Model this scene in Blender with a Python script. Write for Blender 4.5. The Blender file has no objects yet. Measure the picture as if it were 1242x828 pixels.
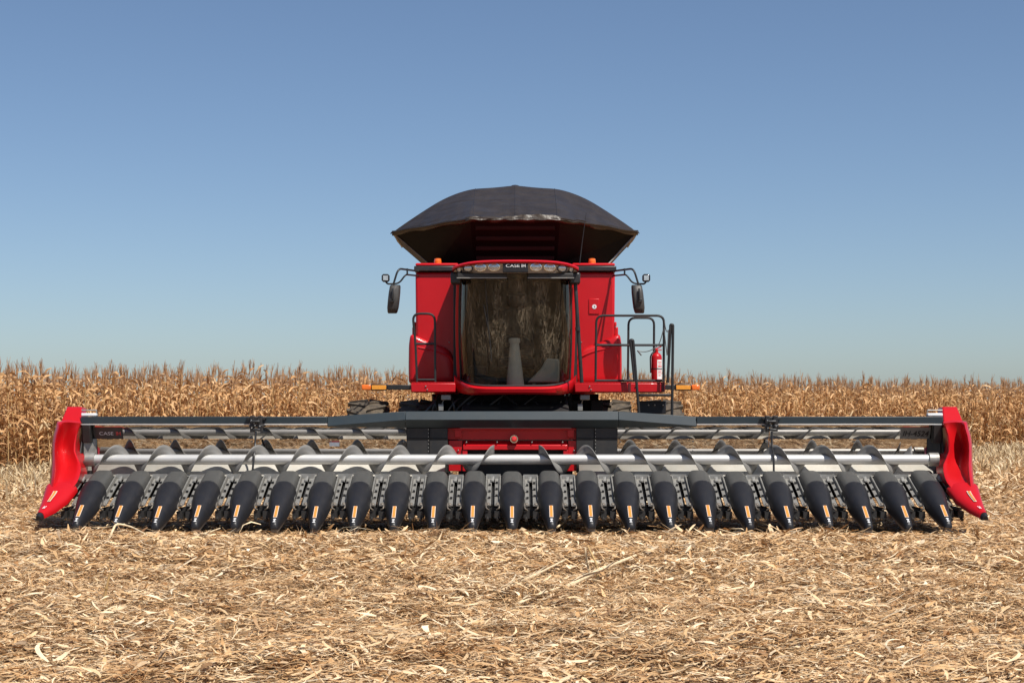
import bpy, bmesh, math, random
import numpy as np
from mathutils import Vector, Matrix
R = math.radians
rng = np.random.default_rng(7)
random.seed(7)
scene = bpy.context.scene
COL = scene.collection

# ------------------------------------------------------------------ camera, sky, sun, exposure
EYE = 1.38
cam = bpy.data.cameras.new('camera')
cam.sensor_width = 36; cam.lens = 58.0; cam.shift_y = 0.0668
cam.clip_start = 0.1; cam.clip_end = 20000
camo = bpy.data.objects.new('camera', cam); COL.objects.link(camo)
camo.location = (0, 0, EYE); camo.rotation_euler = (R(90), 0, 0)
scene.camera = camo

LX, LY, LZ = -0.40, 0.50, -1.0            # direction the sunlight travels
SUN_EL = math.atan2(-LZ, math.hypot(LX, LY))
w = bpy.data.worlds.new('World'); scene.world = w; w.use_nodes = True
nt = w.node_tree; nt.nodes.clear()
sky = nt.nodes.new('ShaderNodeTexSky'); sky.sky_type = 'NISHITA'; sky.sun_disc = False
sky.sun_elevation = SUN_EL
sky.sun_rotation = math.atan2(-LX, -LY)    # measured from +Y towards +X
sky.altitude = 300; sky.air_density = 0.82; sky.dust_density = 1.0; sky.ozone_density = 3.3
bg = nt.nodes.new('ShaderNodeBackground'); bg.inputs['Strength'].default_value = 0.085
out = nt.nodes.new('ShaderNodeOutputWorld')
nt.links.new(sky.outputs[0], bg.inputs[0]); nt.links.new(bg.outputs[0], out.inputs[0])
sun = bpy.data.lights.new('sun', 'SUN'); sun.energy = 4.9; sun.angle = R(0.55); sun.color = (1.0, 0.95, 0.87)
suno = bpy.data.objects.new('sun', sun); COL.objects.link(suno)
suno.rotation_euler = Vector((LX, LY, LZ)).to_track_quat('-Z', 'Y').to_euler()
vs = scene.view_settings
vs.view_transform = 'Standard'; vs.look = 'None'; vs.exposure = 0.30; vs.gamma = 1.0; vs.use_curve_mapping = False

# ------------------------------------------------------------------ measuring: a picture point at a known distance, in metres
XO = 0.0      # the harvester stands a little right of the header's middle; its parts are built about its own middle
def X(px, Y): return (px - 621.0) * Y / 2000.0 - XO
def Z(py, Y): return EYE - (py - 497.0) * Y / 2000.0
def P(px, py, Y): return (X(px, Y), Y, Z(py, Y))

# ------------------------------------------------------------------ materials
MATS = {}
def mat(name, color, rough=0.5, bmap=None, metal=0.0, coat=0.0, var=0.10, scale=6.0, bump=0.0, bscale=60.0,
        dust=0.0, dustcol=(0.42, 0.31, 0.19), spec=0.5, emit=0.0):
    m = bpy.data.materials.new(name); m.use_nodes = True
    n = m.node_tree.nodes; l = m.node_tree.links
    b = n['Principled BSDF']
    b.inputs['Roughness'].default_value = rough; b.inputs['Metallic'].default_value = metal
    b.inputs['Coat Weight'].default_value = coat; b.inputs['Coat Roughness'].default_value = 0.08
    b.inputs['Specular IOR Level'].default_value = spec
    tc = n.new('ShaderNodeTexCoord')
    nz = n.new('ShaderNodeTexNoise'); nz.inputs['Scale'].default_value = scale; nz.inputs['Detail'].default_value = 6
    nz.inputs['Roughness'].default_value = 0.6
    l.new(tc.outputs['Object'], nz.inputs['Vector'])
    mr = n.new('ShaderNodeMapRange'); mr.inputs['From Min'].default_value = 0.3; mr.inputs['From Max'].default_value = 0.7
    mr.inputs['To Min'].default_value = 1 - var; mr.inputs['To Max'].default_value = 1 + var
    l.new(nz.outputs['Fac'], mr.inputs['Value'])
    mx = n.new('ShaderNodeMix'); mx.data_type = 'RGBA'; mx.blend_type = 'MULTIPLY'; mx.inputs[0].default_value = 1
    mx.inputs[6].default_value = (*color, 1); l.new(mr.outputs[0], mx.inputs[7])
    col = mx.outputs[2]
    if dust > 0:
        nd = n.new('ShaderNodeTexNoise'); nd.inputs['Scale'].default_value = scale * 2.3; nd.inputs['Detail'].default_value = 8
        nd.inputs['Roughness'].default_value = 0.7
        l.new(tc.outputs['Object'], nd.inputs['Vector'])
        md = n.new('ShaderNodeMapRange'); md.inputs['From Min'].default_value = 0.42; md.inputs['From Max'].default_value = 0.75
        md.inputs['To Min'].default_value = dust * 0.25; md.inputs['To Max'].default_value = dust
        l.new(nd.outputs['Fac'], md.inputs['Value'])
        m2 = n.new('ShaderNodeMix'); m2.data_type = 'RGBA'
        l.new(md.outputs[0], m2.inputs[0]); l.new(col, m2.inputs[6]); m2.inputs[7].default_value = (*dustcol, 1)
        col = m2.outputs[2]
        rr = n.new('ShaderNodeMapRange'); rr.inputs['To Min'].default_value = rough; rr.inputs['To Max'].default_value = min(1, rough + 0.5)
        l.new(md.outputs[0], rr.inputs['Value']); l.new(rr.outputs[0], b.inputs['Roughness'])
    l.new(col, b.inputs['Base Color'])
    if bump > 0:
        nb = n.new('ShaderNodeTexNoise'); nb.inputs['Scale'].default_value = bscale; nb.inputs['Detail'].default_value = 4
        if bmap:
            bq = n.new('ShaderNodeMapping'); bq.inputs['Scale'].default_value = bmap; bq.inputs['Rotation'].default_value = (0, R(8), 0)
            l.new(tc.outputs['Object'], bq.inputs[0]); l.new(bq.outputs[0], nb.inputs['Vector'])
        else: l.new(tc.outputs['Object'], nb.inputs['Vector'])
        bp = n.new('ShaderNodeBump'); bp.inputs['Strength'].default_value = bump; bp.inputs['Distance'].default_value = 0.02
        l.new(nb.outputs['Fac'], bp.inputs['Height']); l.new(bp.outputs[0], b.inputs['Normal'])
    if emit:
        b.inputs['Emission Color'].default_value = (*color, 1); b.inputs['Emission Strength'].default_value = emit
    MATS[name] = m
    return m

def straw_mat(name, stops, rough=0.75, transl=0.0, objrand=True, spec=0.25, patch=False):
    """dry plant matter: a colour for each loose piece, streaked along it"""
    m = bpy.data.materials.new(name); m.use_nodes = True
    n = m.node_tree.nodes; l = m.node_tree.links
    b = n['Principled BSDF']; b.inputs['Roughness'].default_value = rough; b.inputs['Specular IOR Level'].default_value = spec
    g = n.new('ShaderNodeNewGeometry'); oi = n.new('ShaderNodeObjectInfo')
    ad = n.new('ShaderNodeMath'); ad.operation = 'ADD'; l.new(g.outputs['Random Per Island'], ad.inputs[0])
    if objrand: l.new(oi.outputs['Random'], ad.inputs[1])
    else: ad.inputs[1].default_value = 0
    fr = n.new('ShaderNodeMath'); fr.operation = 'FRACT'; l.new(ad.outputs[0], fr.inputs[0])
    cr = n.new('ShaderNodeValToRGB'); e = cr.color_ramp.elements
    e[0].position = stops[0][0]; e[0].color = (*stops[0][1], 1)
    e[1].position = stops[-1][0]; e[1].color = (*stops[-1][1], 1)
    for p, c in stops[1:-1]:
        k = e.new(p); k.color = (*c, 1)
    l.new(fr.outputs[0], cr.inputs[0])
    tc = n.new('ShaderNodeTexCoord'); nz = n.new('ShaderNodeTexNoise'); nz.inputs['Scale'].default_value = 14; nz.inputs['Detail'].default_value = 5
    l.new(tc.outputs['Object'], nz.inputs['Vector'])
    mr = n.new('ShaderNodeMapRange'); mr.inputs['From Min'].default_value = 0.3; mr.inputs['From Max'].default_value = 0.7
    mr.inputs['To Min'].default_value = 0.72; mr.inputs['To Max'].default_value = 1.2
    l.new(nz.outputs['Fac'], mr.inputs['Value'])
    mx = n.new('ShaderNodeMix'); mx.data_type = 'RGBA'; mx.blend_type = 'MULTIPLY'; mx.inputs[0].default_value = 1
    l.new(cr.outputs[0], mx.inputs[6]); l.new(mr.outputs[0], mx.inputs[7])
    res = mx.outputs[2]
    if patch:      # older, browner and fresher, paler areas of the straw
        n3 = n.new('ShaderNodeTexNoise'); n3.inputs['Scale'].default_value = 1.9; n3.inputs['Detail'].default_value = 6; n3.inputs['Roughness'].default_value = 0.65
        l.new(tc.outputs['Object'], n3.inputs['Vector'])
        c3 = n.new('ShaderNodeValToRGB'); c3.color_ramp.elements[0].position = 0.32; c3.color_ramp.elements[0].color = (0.62, 0.50, 0.39, 1)
        c3.color_ramp.elements[1].position = 0.58; c3.color_ramp.elements[1].color = (1.0, 1.0, 1.0, 1); l.new(n3.outputs['Fac'], c3.inputs[0])
        m3 = n.new('ShaderNodeMix'); m3.data_type = 'RGBA'; m3.blend_type = 'MULTIPLY'; m3.inputs[0].default_value = 1
        l.new(res, m3.inputs[6]); l.new(c3.outputs[0], m3.inputs[7]); res = m3.outputs[2]
    l.new(res, b.inputs['Base Color'])
    if transl > 0:
        t = n.new('ShaderNodeBsdfTranslucent'); l.new(res, t.inputs[0])
        ms = n.new('ShaderNodeMixShader'); ms.inputs[0].default_value = transl
        o = n['Material Output']
        l.new(b.outputs[0], ms.inputs[1]); l.new(t.outputs[0], ms.inputs[2]); l.new(ms.outputs[0], o.inputs[0])
    MATS[name] = m
    return m

mat('red_paint', (0.47, 0.0032, 0.0085), 0.40, coat=0.10, var=0.06, scale=2.0, dust=0.008, spec=0.35)
mat('red_plastic', (0.46, 0.0032, 0.0068), 0.36, coat=0.15, var=0.06, scale=3.0, dust=0.010, spec=0.4)
mat('dark_red', (0.10, 0.008, 0.010), 0.5, var=0.15)
mat('black_plastic', (0.010, 0.011, 0.0145), 0.42, var=0.2, scale=5, bump=0.10, bscale=180, dust=0.03, spec=0.38)
mat('hood_plastic', (0.047, 0.049, 0.048), 0.52, var=0.15, scale=5, bump=0.1, bscale=180, dust=0.07)
mat('black_metal', (0.011, 0.013, 0.016), 0.42, var=0.2, dust=0.05)
mat('black_frame', (0.011, 0.012, 0.014), 0.55, var=0.25, scale=3, dust=0.05)
mat('chassis', (0.004, 0.004, 0.004), 0.7, var=0.5, scale=7, dust=0.02, spec=0.25)
mat('slate', (0.014, 0.026, 0.034), 0.42, var=0.10, scale=3, dust=0.025)
mat('auger_steel', (0.53, 0.53, 0.52), 0.42, metal=0.35, var=0.08, scale=4, dust=0.10)
mat('flight_steel', (0.20, 0.20, 0.195), 0.5, metal=0.3, var=0.15, scale=6, dust=0.15)
mat('pale_sheet', (0.47, 0.46, 0.42), 0.5, metal=0.1, var=0.12, scale=5, dust=0.30)
mat('mirror_sheet', (0.52, 0.50, 0.48), 0.02, metal=1.0, var=0.10, scale=3)
mat('galvanised', (0.29, 0.295, 0.285), 0.42, metal=0.55, var=0.25, scale=14, dust=0.30)
mat('dirty_steel', (0.16, 0.15, 0.14), 0.5, metal=0.6, var=0.35, scale=14, dust=0.35)
mat('bolt', (0.30, 0.30, 0.29), 0.35, metal=0.9, var=0.2)
mat('white_paint', (0.72, 0.74, 0.76), 0.35, var=0.05)
mat('tarp', (0.0240, 0.0190, 0.0165), 0.30, bmap=(.55, 1.0, 3.2), var=0.20, scale=2.5, bump=1.0, bscale=3.4, dust=0.05, spec=0.45)
mat('tarp_hem', (0.030, 0.024, 0.019), 0.42, var=0.6, scale=9, bump=0.5, bscale=12, dust=0.10, spec=0.35)
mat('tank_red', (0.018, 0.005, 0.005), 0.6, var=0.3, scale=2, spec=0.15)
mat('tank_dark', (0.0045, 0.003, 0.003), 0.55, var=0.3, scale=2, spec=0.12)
mat('rubber', (0.018, 0.017, 0.016), 0.8, var=0.3, scale=6, dust=0.32)
mat('orange_lens', (0.85, 0.17, 0.015), 0.25, coat=0.6, var=0.1, scale=20)
mat('amber', (0.80, 0.32, 0.03), 0.3, coat=0.5, var=0.1, scale=40)
mat('stripe_orange', (0.66, 0.24, 0.045), 0.4, var=0.15, scale=60)
mat('stripe_pale', (0.62, 0.52, 0.42), 0.4, var=0.15, scale=60)
mat('chrome', (0.75, 0.75, 0.76), 0.12, metal=1.0, var=0.05)
mat('lamp_lens', (0.55, 0.56, 0.55), 0.12, metal=0.55, coat=1.0, var=0.3, scale=50)
mat('lamp_housing', (0.42, 0.37, 0.33), 0.30, metal=0.4, var=0.1)
mat('red_lens', (0.62, 0.03, 0.03), 0.2, coat=1.0, var=0.1)
mat('letter_white', (0.75, 0.75, 0.75), 0.4, var=0.03)
mat('letter_black', (0.010, 0.010, 0.010), 0.4, var=0.03)
mat('seat_fabric', (0.035, 0.035, 0.035), 0.9, var=0.2, scale=20, bump=0.2)
mat('console_reflection_grey', (0.42, 0.42, 0.40), 0.6, var=0.1)
mat('reflected_pillar_grey', (0.80, 0.79, 0.76), 0.55, var=0.08)  # pale tone of a reflected pillar, put into the colour
mat('cab_dark', (0.020, 0.019, 0.017), 0.8, var=0.2)
mat('label_paper', (0.78, 0.76, 0.74), 0.5, var=0.12, scale=30)
mat('mirror_back', (0.035, 0.036, 0.038), 0.5, var=0.15, dust=0.08)
mat('cable_grey', (0.10, 0.10, 0.10), 0.5, var=0.1)

def glass(name, tint, refl, strand_mix):
    m = bpy.data.materials.new(name); m.use_nodes = True
    n = m.node_tree.nodes; l = m.node_tree.links; n.clear()
    t = n.new('ShaderNodeBsdfTransparent'); t.inputs[0].default_value = (*tint, 1)
    g = n.new('ShaderNodeBsdfGlossy'); g.inputs['Roughness'].default_value = 0.015
    fr = n.new('ShaderNodeFresnel'); fr.inputs['IOR'].default_value = 1.5
    mr = n.new('ShaderNodeMapRange'); mr.inputs['To Min'].default_value = refl; mr.inputs['To Max'].default_value = 0.9
    l.new(fr.outputs[0], mr.inputs['Value'])
    ms = n.new('ShaderNodeMixShader'); l.new(mr.outputs[0], ms.inputs[0]); l.new(t.outputs[0], ms.inputs[1]); l.new(g.outputs[0], ms.inputs[2])
    # brown diffuse strands mixed over the pane: thin, crossing, in uneven upright bands, fewer low down
    tc = n.new('ShaderNodeTexCoord')
    def math_(op, a, b=None):
        q = n.new('ShaderNodeMath'); q.operation = op; q.use_clamp = op in ('MULTIPLY_ADD',)
        for i_, v in enumerate((a, b)):
            if v is None: continue
            if isinstance(v, (int, float)): q.inputs[i_].default_value = v
            else: l.new(v, q.inputs[i_])
        return q.outputs[0]
    def strands(rot, sc, thin, seed):
        mp = n.new('ShaderNodeMapping'); mp.inputs['Rotation'].default_value = (0, R(rot), 0); mp.inputs['Scale'].default_value = sc
        mp.inputs['Location'].default_value = (seed, 0, seed*.7); l.new(tc.outputs['Object'], mp.inputs[0])
        z_ = n.new('ShaderNodeTexNoise'); z_.inputs['Scale'].default_value = 1.0; z_.inputs['Detail'].default_value = 3; z_.inputs['Roughness'].default_value = 0.6; z_.inputs['Distortion'].default_value = 0.7
        l.new(mp.outputs[0], z_.inputs['Vector'])
        a = math_('ABSOLUTE', math_('SUBTRACT', z_.outputs['Fac'], .5))
        q = n.new('ShaderNodeMapRange'); q.inputs['From Min'].default_value = thin; q.inputs['From Max'].default_value = 0.0; l.new(a, q.inputs['Value'])
        return q.outputs[0]
    tot = math_('ADD', math_('ADD', strands(14, (20, 20, 4.5), .03, 0), strands(-17, (18, 18, 4), .03, 4.1)), math_('ADD', strands(40, (22, 22, 8), .028, 9.7), strands(3, (14, 14, 1.5), .03, 2.3)))
    mpb = n.new('ShaderNodeMapping'); mpb.inputs['Scale'].default_value = (7, 7, 1.1); l.new(tc.outputs['Object'], mpb.inputs[0])
    nb_ = n.new('ShaderNodeTexNoise'); nb_.inputs['Scale'].default_value = 1.0; nb_.inputs['Detail'].default_value = 4; l.new(mpb.outputs[0], nb_.inputs['Vector'])
    bd = n.new('ShaderNodeMapRange'); bd.inputs['From Min'].default_value = .36; bd.inputs['From Max'].default_value = .64; bd.inputs['To Min'].default_value = .10; l.new(nb_.outputs['Fac'], bd.inputs['Value'])
    md = n.new('ShaderNodeMapRange'); md.inputs['From Max'].default_value = 1.25; md.inputs['To Min'].default_value = 0.0; md.inputs['To Max'].default_value = strand_mix
    sx_ = n.new('ShaderNodeSeparateXYZ'); l.new(tc.outputs['Object'], sx_.inputs[0])
    zf = n.new('ShaderNodeMapRange'); zf.interpolation_type = 'SMOOTHSTEP'; zf.inputs['From Min'].default_value = 1.80; zf.inputs['From Max'].default_value = 2.40
    zf.inputs['To Min'].default_value = .12; l.new(sx_.outputs[2], zf.inputs['Value'])
    l.new(math_('MULTIPLY', math_('MULTIPLY', tot, bd.outputs[0]), zf.outputs[0]), md.inputs['Value'])
    d = n.new('ShaderNodeBsdfDiffuse'); d.inputs[0].default_value = (0.42, 0.33, 0.22, 1)
    m2 = n.new('ShaderNodeMixShader'); l.new(md.outputs[0], m2.inputs[0]); l.new(ms.outputs[0], m2.inputs[1]); l.new(d.outputs[0], m2.inputs[2])
    o = n.new('ShaderNodeOutputMaterial'); l.new(m2.outputs[0], o.inputs[0])
    MATS[name] = m
glass('cab_glass', (0.58, 0.62, 0.60), 0.0, 0.34)
glass('door_glass', (0.58, 0.62, 0.60), 0.05, 0.02)

straw_mat('litter', [(0.0, (0.72, 0.49, 0.26)), (0.20, (0.58, 0.35, 0.16)), (0.34, (0.88, 0.70, 0.45)), (0.50, (0.68, 0.44, 0.215)), (0.62, (0.33, 0.165, 0.066)), (0.74, (0.82, 0.60, 0.36)),
                     (0.85, (0.93, 0.80, 0.58)), (0.93, (0.16, 0.076, 0.031)), (1.0, (0.74, 0.51, 0.28))], transl=0.08, objrand=False, patch=True)
straw_mat('husks', [(0.0, (0.76, 0.57, 0.35)), (0.4, (0.86, 0.71, 0.49)), (0.7, (0.68, 0.47, 0.25)), (1.0, (0.82, 0.66, 0.44))], transl=0.15, objrand=False)
straw_mat('stubble', [(0.0, (0.62, 0.48, 0.29)), (0.35, (0.50, 0.36, 0.19)), (0.7, (0.72, 0.60, 0.41)), (1.0, (0.40, 0.27, 0.13))], transl=0.15, objrand=False)
straw_mat('corn_leaf', [(0.0, (0.56, 0.315, 0.135)), (0.3, (0.69, 0.42, 0.20)), (0.55, (0.39, 0.195, 0.078)), (0.8, (0.77, 0.52, 0.285)), (1.0, (0.50, 0.265, 0.108))], transl=0.25)
straw_mat('corn_stalk', [(0.0, (0.42, 0.27, 0.11)), (0.5, (0.50, 0.34, 0.16)), (1.0, (0.34, 0.20, 0.08))])
straw_mat('corn_tassel', [(0.0, (0.44, 0.25, 0.13)), (0.5, (0.54, 0.33, 0.18)), (1.0, (0.36, 0.19, 0.10))], transl=0.15)
straw_mat('corn_husk', [(0.0, (0.66, 0.50, 0.28)), (0.5, (0.74, 0.58, 0.36)), (1.0, (0.56, 0.38, 0.19))])
straw_mat('loose_stalk', [(0.0, (0.66, 0.52, 0.33)), (0.5, (0.74, 0.60, 0.40)), (1.0, (0.58, 0.43, 0.25))])

def ground_mat():
    m = bpy.data.materials.new('field_soil'); m.use_nodes = True
    n = m.node_tree.nodes; l = m.node_tree.links; b = n['Principled BSDF']
    b.inputs['Roughness'].default_value = 0.95; b.inputs['Specular IOR Level'].default_value = 0.1
    g = n.new('ShaderNodeNewGeometry')
    n1 = n.new('ShaderNodeTexNoise'); n1.inputs['Scale'].default_value = 9; n1.inputs['Detail'].default_value = 10; n1.inputs['Roughness'].default_value = 0.75
    n1.inputs['Distortion'].default_value = 1.2
    n2 = n.new('ShaderNodeTexNoise'); n2.inputs['Scale'].default_value = 0.5; n2.inputs['Detail'].default_value = 5
    l.new(g.outputs['Position'], n1.inputs['Vector']); l.new(g.outputs['Position'], n2.inputs['Vector'])
    cr = n.new('ShaderNodeValToRGB'); e = cr.color_ramp.elements
    e[0].position = 0.33; e[0].color = (0.055, 0.028, 0.013, 1); e[1].position = 0.68; e[1].color = (0.55, 0.38, 0.21, 1)
    k = e.new(0.5); k.color = (0.27, 0.155, 0.07, 1)
    l.new(n1.outputs['Fac'], cr.inputs[0])
    mr = n.new('ShaderNodeMapRange'); mr.inputs['From Min'].default_value = 0.3; mr.inputs['From Max'].default_value = 0.7
    mr.inputs['To Min'].default_value = 0.8; mr.inputs['To Max'].default_value = 1.15; l.new(n2.outputs['Fac'], mr.inputs['Value'])
    mx = n.new('ShaderNodeMix'); mx.data_type = 'RGBA'; mx.blend_type = 'MULTIPLY'; mx.inputs[0].default_value = 1
    l.new(cr.outputs[0], mx.inputs[6]); l.new(mr.outputs[0], mx.inputs[7]); l.new(mx.outputs[2], b.inputs['Base Color'])
    bp = n.new('ShaderNodeBump'); bp.inputs['Strength'].default_value = 0.9; bp.inputs['Distance'].default_value = 0.03
    l.new(n1.outputs['Fac'], bp.inputs['Height']); l.new(bp.outputs[0], b.inputs['Normal'])
    MATS['field_soil'] = m
ground_mat()

# ------------------------------------------------------------------ mesh building
ORG = {}
def fillet(pts, rad, seg=5):
    pts = [Vector(p) for p in pts]; o = [pts[0]]
    for i in range(1, len(pts) - 1):
        a, b, c = pts[i-1], pts[i], pts[i+1]
        u = (a - b); v = (c - b); r = min(rad, u.length * .49, v.length * .49)
        p = b + u.normalized() * r; q = b + v.normalized() * r
        for k in range(seg + 1):
            t = k / seg
            o.append((1-t)**2 * p + 2*t*(1-t) * b + t*t * q)
    o.append(pts[-1]); return o

class MB:
    def __init__(s): s.v = []; s.f = []
    def add(s, v, f):
        o = len(s.v); s.v += [tuple(p) for p in v]; s.f += [tuple(i + o for i in q) for q in f]; return s
    def hexa(s, p):   # 0-3 bottom ccw, 4-7 top ccw
        return s.add(p, [(3,2,1,0),(4,5,6,7),(0,1,5,4),(1,2,6,5),(2,3,7,6),(3,0,4,7)])
    def box(s, x0, x1, y0, y1, z0, z1):
        x0, x1 = sorted((x0, x1)); y0, y1 = sorted((y0, y1)); z0, z1 = sorted((z0, z1))
        return s.hexa([(x0,y0,z0),(x1,y0,z0),(x1,y1,z0),(x0,y1,z0),(x0,y0,z1),(x1,y0,z1),(x1,y1,z1),(x0,y1,z1)])
    def tube(s, pts, r, n=10, caps=True):
        pts = [Vector(p) for p in pts]; N = len(pts)
        rs = r if isinstance(r, (list, tuple)) else [r] * N
        t = [(pts[min(i+1, N-1)] - pts[max(i-1, 0)]).normalized() for i in range(N)]
        a = Vector((0,0,1)) if abs(t[0].z) < .9 else Vector((1,0,0))
        u = t[0].cross(a).normalized(); V = []
        for i in range(N):
            u = (u - t[i] * u.dot(t[i])).normalized(); w_ = t[i].cross(u)
            for k in range(n):
                an = 2 * math.pi * k / n
                V.append(pts[i] + (u * math.cos(an) + w_ * math.sin(an)) * rs[i])
        F = []
        for i in range(N-1):
            for k in range(n):
                F.append((i*n+k, i*n+(k+1) % n, (i+1)*n+(k+1) % n, (i+1)*n+k))
        if caps: F += [tuple(range(n-1, -1, -1)), tuple((N-1)*n + k for k in range(n))]
        return s.add(V, F)
    def grid(s, rows, closed=False):
        m = len(rows[0]); V = [p for r_ in rows for p in r_]; F = []
        for i in range(len(rows)-1):
            for k in range(m if closed else m-1):
                F.append((i*m+k, i*m+(k+1) % m, (i+1)*m+(k+1) % m, (i+1)*m+k))
        return s.add(V, F)
    def solid(s, rows):   # lofted closed sections with end caps
        m = len(rows[0]); s.grid(rows, True); o = len(s.v) - m*len(rows)
        s.f.append(tuple(o + k for k in range(m-1, -1, -1))); s.f.append(tuple(o + (len(rows)-1)*m + k for k in range(m)))
        return s
    def lathe(s, prof, c, ax, n=20, sx=1.0):
        ax = Vector(ax).normalized(); a = Vector((0,0,1)) if abs(ax.z) < .9 else Vector((1,0,0))
        v_ = (a - ax * a.dot(ax)).normalized(); u = v_.cross(ax); c = Vector(c)
        rows = [[c + ax * h + (u * math.cos(2*math.pi*k/n) * sx + v_ * math.sin(2*math.pi*k/n)) * r for k in range(n)] for r, h in prof]
        return s.solid(rows)
    def prism(s, poly, ext):
        e = Vector(ext); p = [Vector(q) for q in poly]; m = len(p)
        s.add(p + [q + e for q in p], [tuple(range(m-1, -1, -1)), tuple(range(m, 2*m))] + [(k, (k+1) % m, m+(k+1) % m, m+k) for k in range(m)])
        return s
    def mesh(s, name, m, org=(0,0,0), angle=35, fix=True):
        me = bpy.data.meshes.new(name)
        me.from_pydata([(a-org[0], b-org[1], c-org[2]) for a, b, c in s.v], [], s.f); me.materials.append(MATS[m])
        if fix:
            bm = bmesh.new(); bm.from_mesh(me); bmesh.ops.recalc_face_normals(bm, faces=bm.faces[:]); bm.to_mesh(me); bm.free()
        me.shade_smooth(); me.set_sharp_from_angle(angle=R(angle)); me.update()
        return me
    def build(s, name, m, parent=None, bevel=0.0, angle=35, thick=0.0, org=None):
        o_ = org if org is not None else (ORG[parent.name] if parent else (0,0,0))
        me = s.mesh(name, m, o_, angle)
        ob = bpy.data.objects.new(name, me); COL.objects.link(ob)
        if parent: ob.parent = parent
        else: ob.location = o_
        ORG[ob.name] = o_
        if thick:
            k = ob.modifiers.new('thickness', 'SOLIDIFY'); k.thickness = thick; k.offset = -1
        if bevel:
            k = ob.modifiers.new('bevel', 'BEVEL'); k.width = bevel; k.segments = 2; k.limit_method = 'ANGLE'; k.angle_limit = R(40)
        return ob

def tag(o, label, cat, group=None, kind=None):
    if label: o['label'] = label
    if cat: o['category'] = cat
    if group: o['group'] = group
    if kind: o['kind'] = kind
    return o
def empty(name, loc, label, cat, group=None):
    o = bpy.data.objects.new(name, None); o.location = loc; COL.objects.link(o); o.empty_display_size = 0.2
    ORG[o.name] = tuple(loc); return tag(o, label, cat, group)
def text(name, body, size, m, parent, loc, rot=(90,0,0), ext=0.002, shear=0.0, bold=0.0, sx=1.0):
    c = bpy.data.curves.new(name, 'FONT'); c.body = body; c.size = size; c.extrude = ext; c.shear = shear; c.offset = bold
    c.align_x = 'CENTER'; c.align_y = 'CENTER'
    t = bpy.data.objects.new(name, c); COL.objects.link(t)
    me = bpy.data.meshes.new_from_object(t.evaluated_get(bpy.context.evaluated_depsgraph_get()))
    bpy.data.objects.remove(t); bpy.data.curves.remove(c)
    me.name = name; me.materials.clear(); me.materials.append(MATS[m])
    og = ORG[parent.name]
    M = Matrix.Translation(Vector(loc) - Vector(og)) @ Matrix.Rotation(R(rot[2]),4,'Z') @ Matrix.Rotation(R(rot[1]),4,'Y') @ Matrix.Rotation(R(rot[0]),4,'X') @ Matrix.Diagonal((sx,1,1,1))
    me.transform(M)
    o = bpy.data.objects.new(name, me); COL.objects.link(o); o.parent = parent; ORG[o.name] = og
    return o
BOLT_ME = {}
def bolts(pts, parent, size=.010, name='bolt'):
    """one small bolt head per point, each a part of its own"""
    if size not in BOLT_ME: BOLT_ME[size] = MB().lathe([(size,.003),(size,-size),(size*.5,-size*1.5)], (0,0,0), (0,1,0), 8).mesh(name, 'bolt')
    og = ORG[parent.name]
    for p in pts:
        o = bpy.data.objects.new(name, BOLT_ME[size]); COL.objects.link(o); o.parent = parent; o.location = Vector(p) - Vector(og)
def npmesh(name, V, F, m, mi=None):
    """big meshes: V (n,3), F (k,4) numpy arrays; m a list of material names"""
    me = bpy.data.meshes.new(name)
    V = np.ascontiguousarray(V, dtype=np.float32); F = np.ascontiguousarray(F, dtype=np.int32)
    me.vertices.add(len(V)); me.vertices.foreach_set('co', V.ravel())
    k = F.shape[1]
    me.loops.add(F.size); me.loops.foreach_set('vertex_index', F.ravel())
    me.polygons.add(len(F)); me.polygons.foreach_set('loop_start', np.arange(0, F.size, k, dtype=np.int32))
    me.polygons.foreach_set('loop_total', np.full(len(F), k, dtype=np.int32))
    for q in (m if isinstance(m, list) else [m]): me.materials.append(MATS[q])
    if mi is not None: me.polygons.foreach_set('material_index', np.ascontiguousarray(mi, dtype=np.int32))
    me.update(calc_edges=True); me.validate()
    return me
def npobj(name, me, parent=None):
    o = bpy.data.objects.new(name, me); COL.objects.link(o)
    if parent: o.parent = parent
    return o

# ------------------------------------------------------------------ ground
def relief(x, y):
    h = 0.030*np.sin(x*1.7 + 0.6*np.sin(y*0.9)) * np.sin(y*1.3 + 0.8*np.sin(x*0.7)) + 0.018*np.sin(x*3.9+1.1)*np.sin(y*3.1+x) \
        + 0.012*np.sin(x*7.3+y*2.0)*np.sin(y*6.1-x*3)
    d = np.hypot(x, y - 20)
    low = np.clip((y-18.0)/.5, 0, 1)*np.clip((21.6-y)/.6, 0, 1)      # pressed down where the header stands
    return h * np.clip(1.6 - d/60, 0, 1)*(1-.8*low) - .035*low
def axis(lo, hi, step, far, n):
    a = np.arange(lo, hi + step/2, step); g = np.geomspace(step*2, far, n)
    return np.concatenate([(lo - g)[::-1], a, hi + g])
gx = axis(-16, 16, 0.16, 4000, 26); gy = axis(3, 45, 0.16, 4000, 26)
GX, GY = np.meshgrid(gx, gy)
V = np.stack([GX.ravel(), GY.ravel(), relief(GX, GY).ravel() - 0.03], 1)
nx, ny = len(gx), len(gy)
ii, jj = np.meshgrid(np.arange(nx-1), np.arange(ny-1)); a0 = (jj*nx + ii).ravel()
gme = npmesh('ground', V, np.stack([a0, a0+1, a0+1+nx, a0+nx], 1), 'field_soil'); gme.shade_smooth()
tag(npobj('ground', gme), None, None, kind='structure')

# ------------------------------------------------------------------ corn harvester
XO = 0.045
B = empty('combine_harvester', (0, 22.5, 0), 'red combine harvester with big cab windscreen and black domed tank cover', 'combine harvester')
B.location.x = XO
def both(fn):
    for s in (-1, 1): fn(s)

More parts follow.
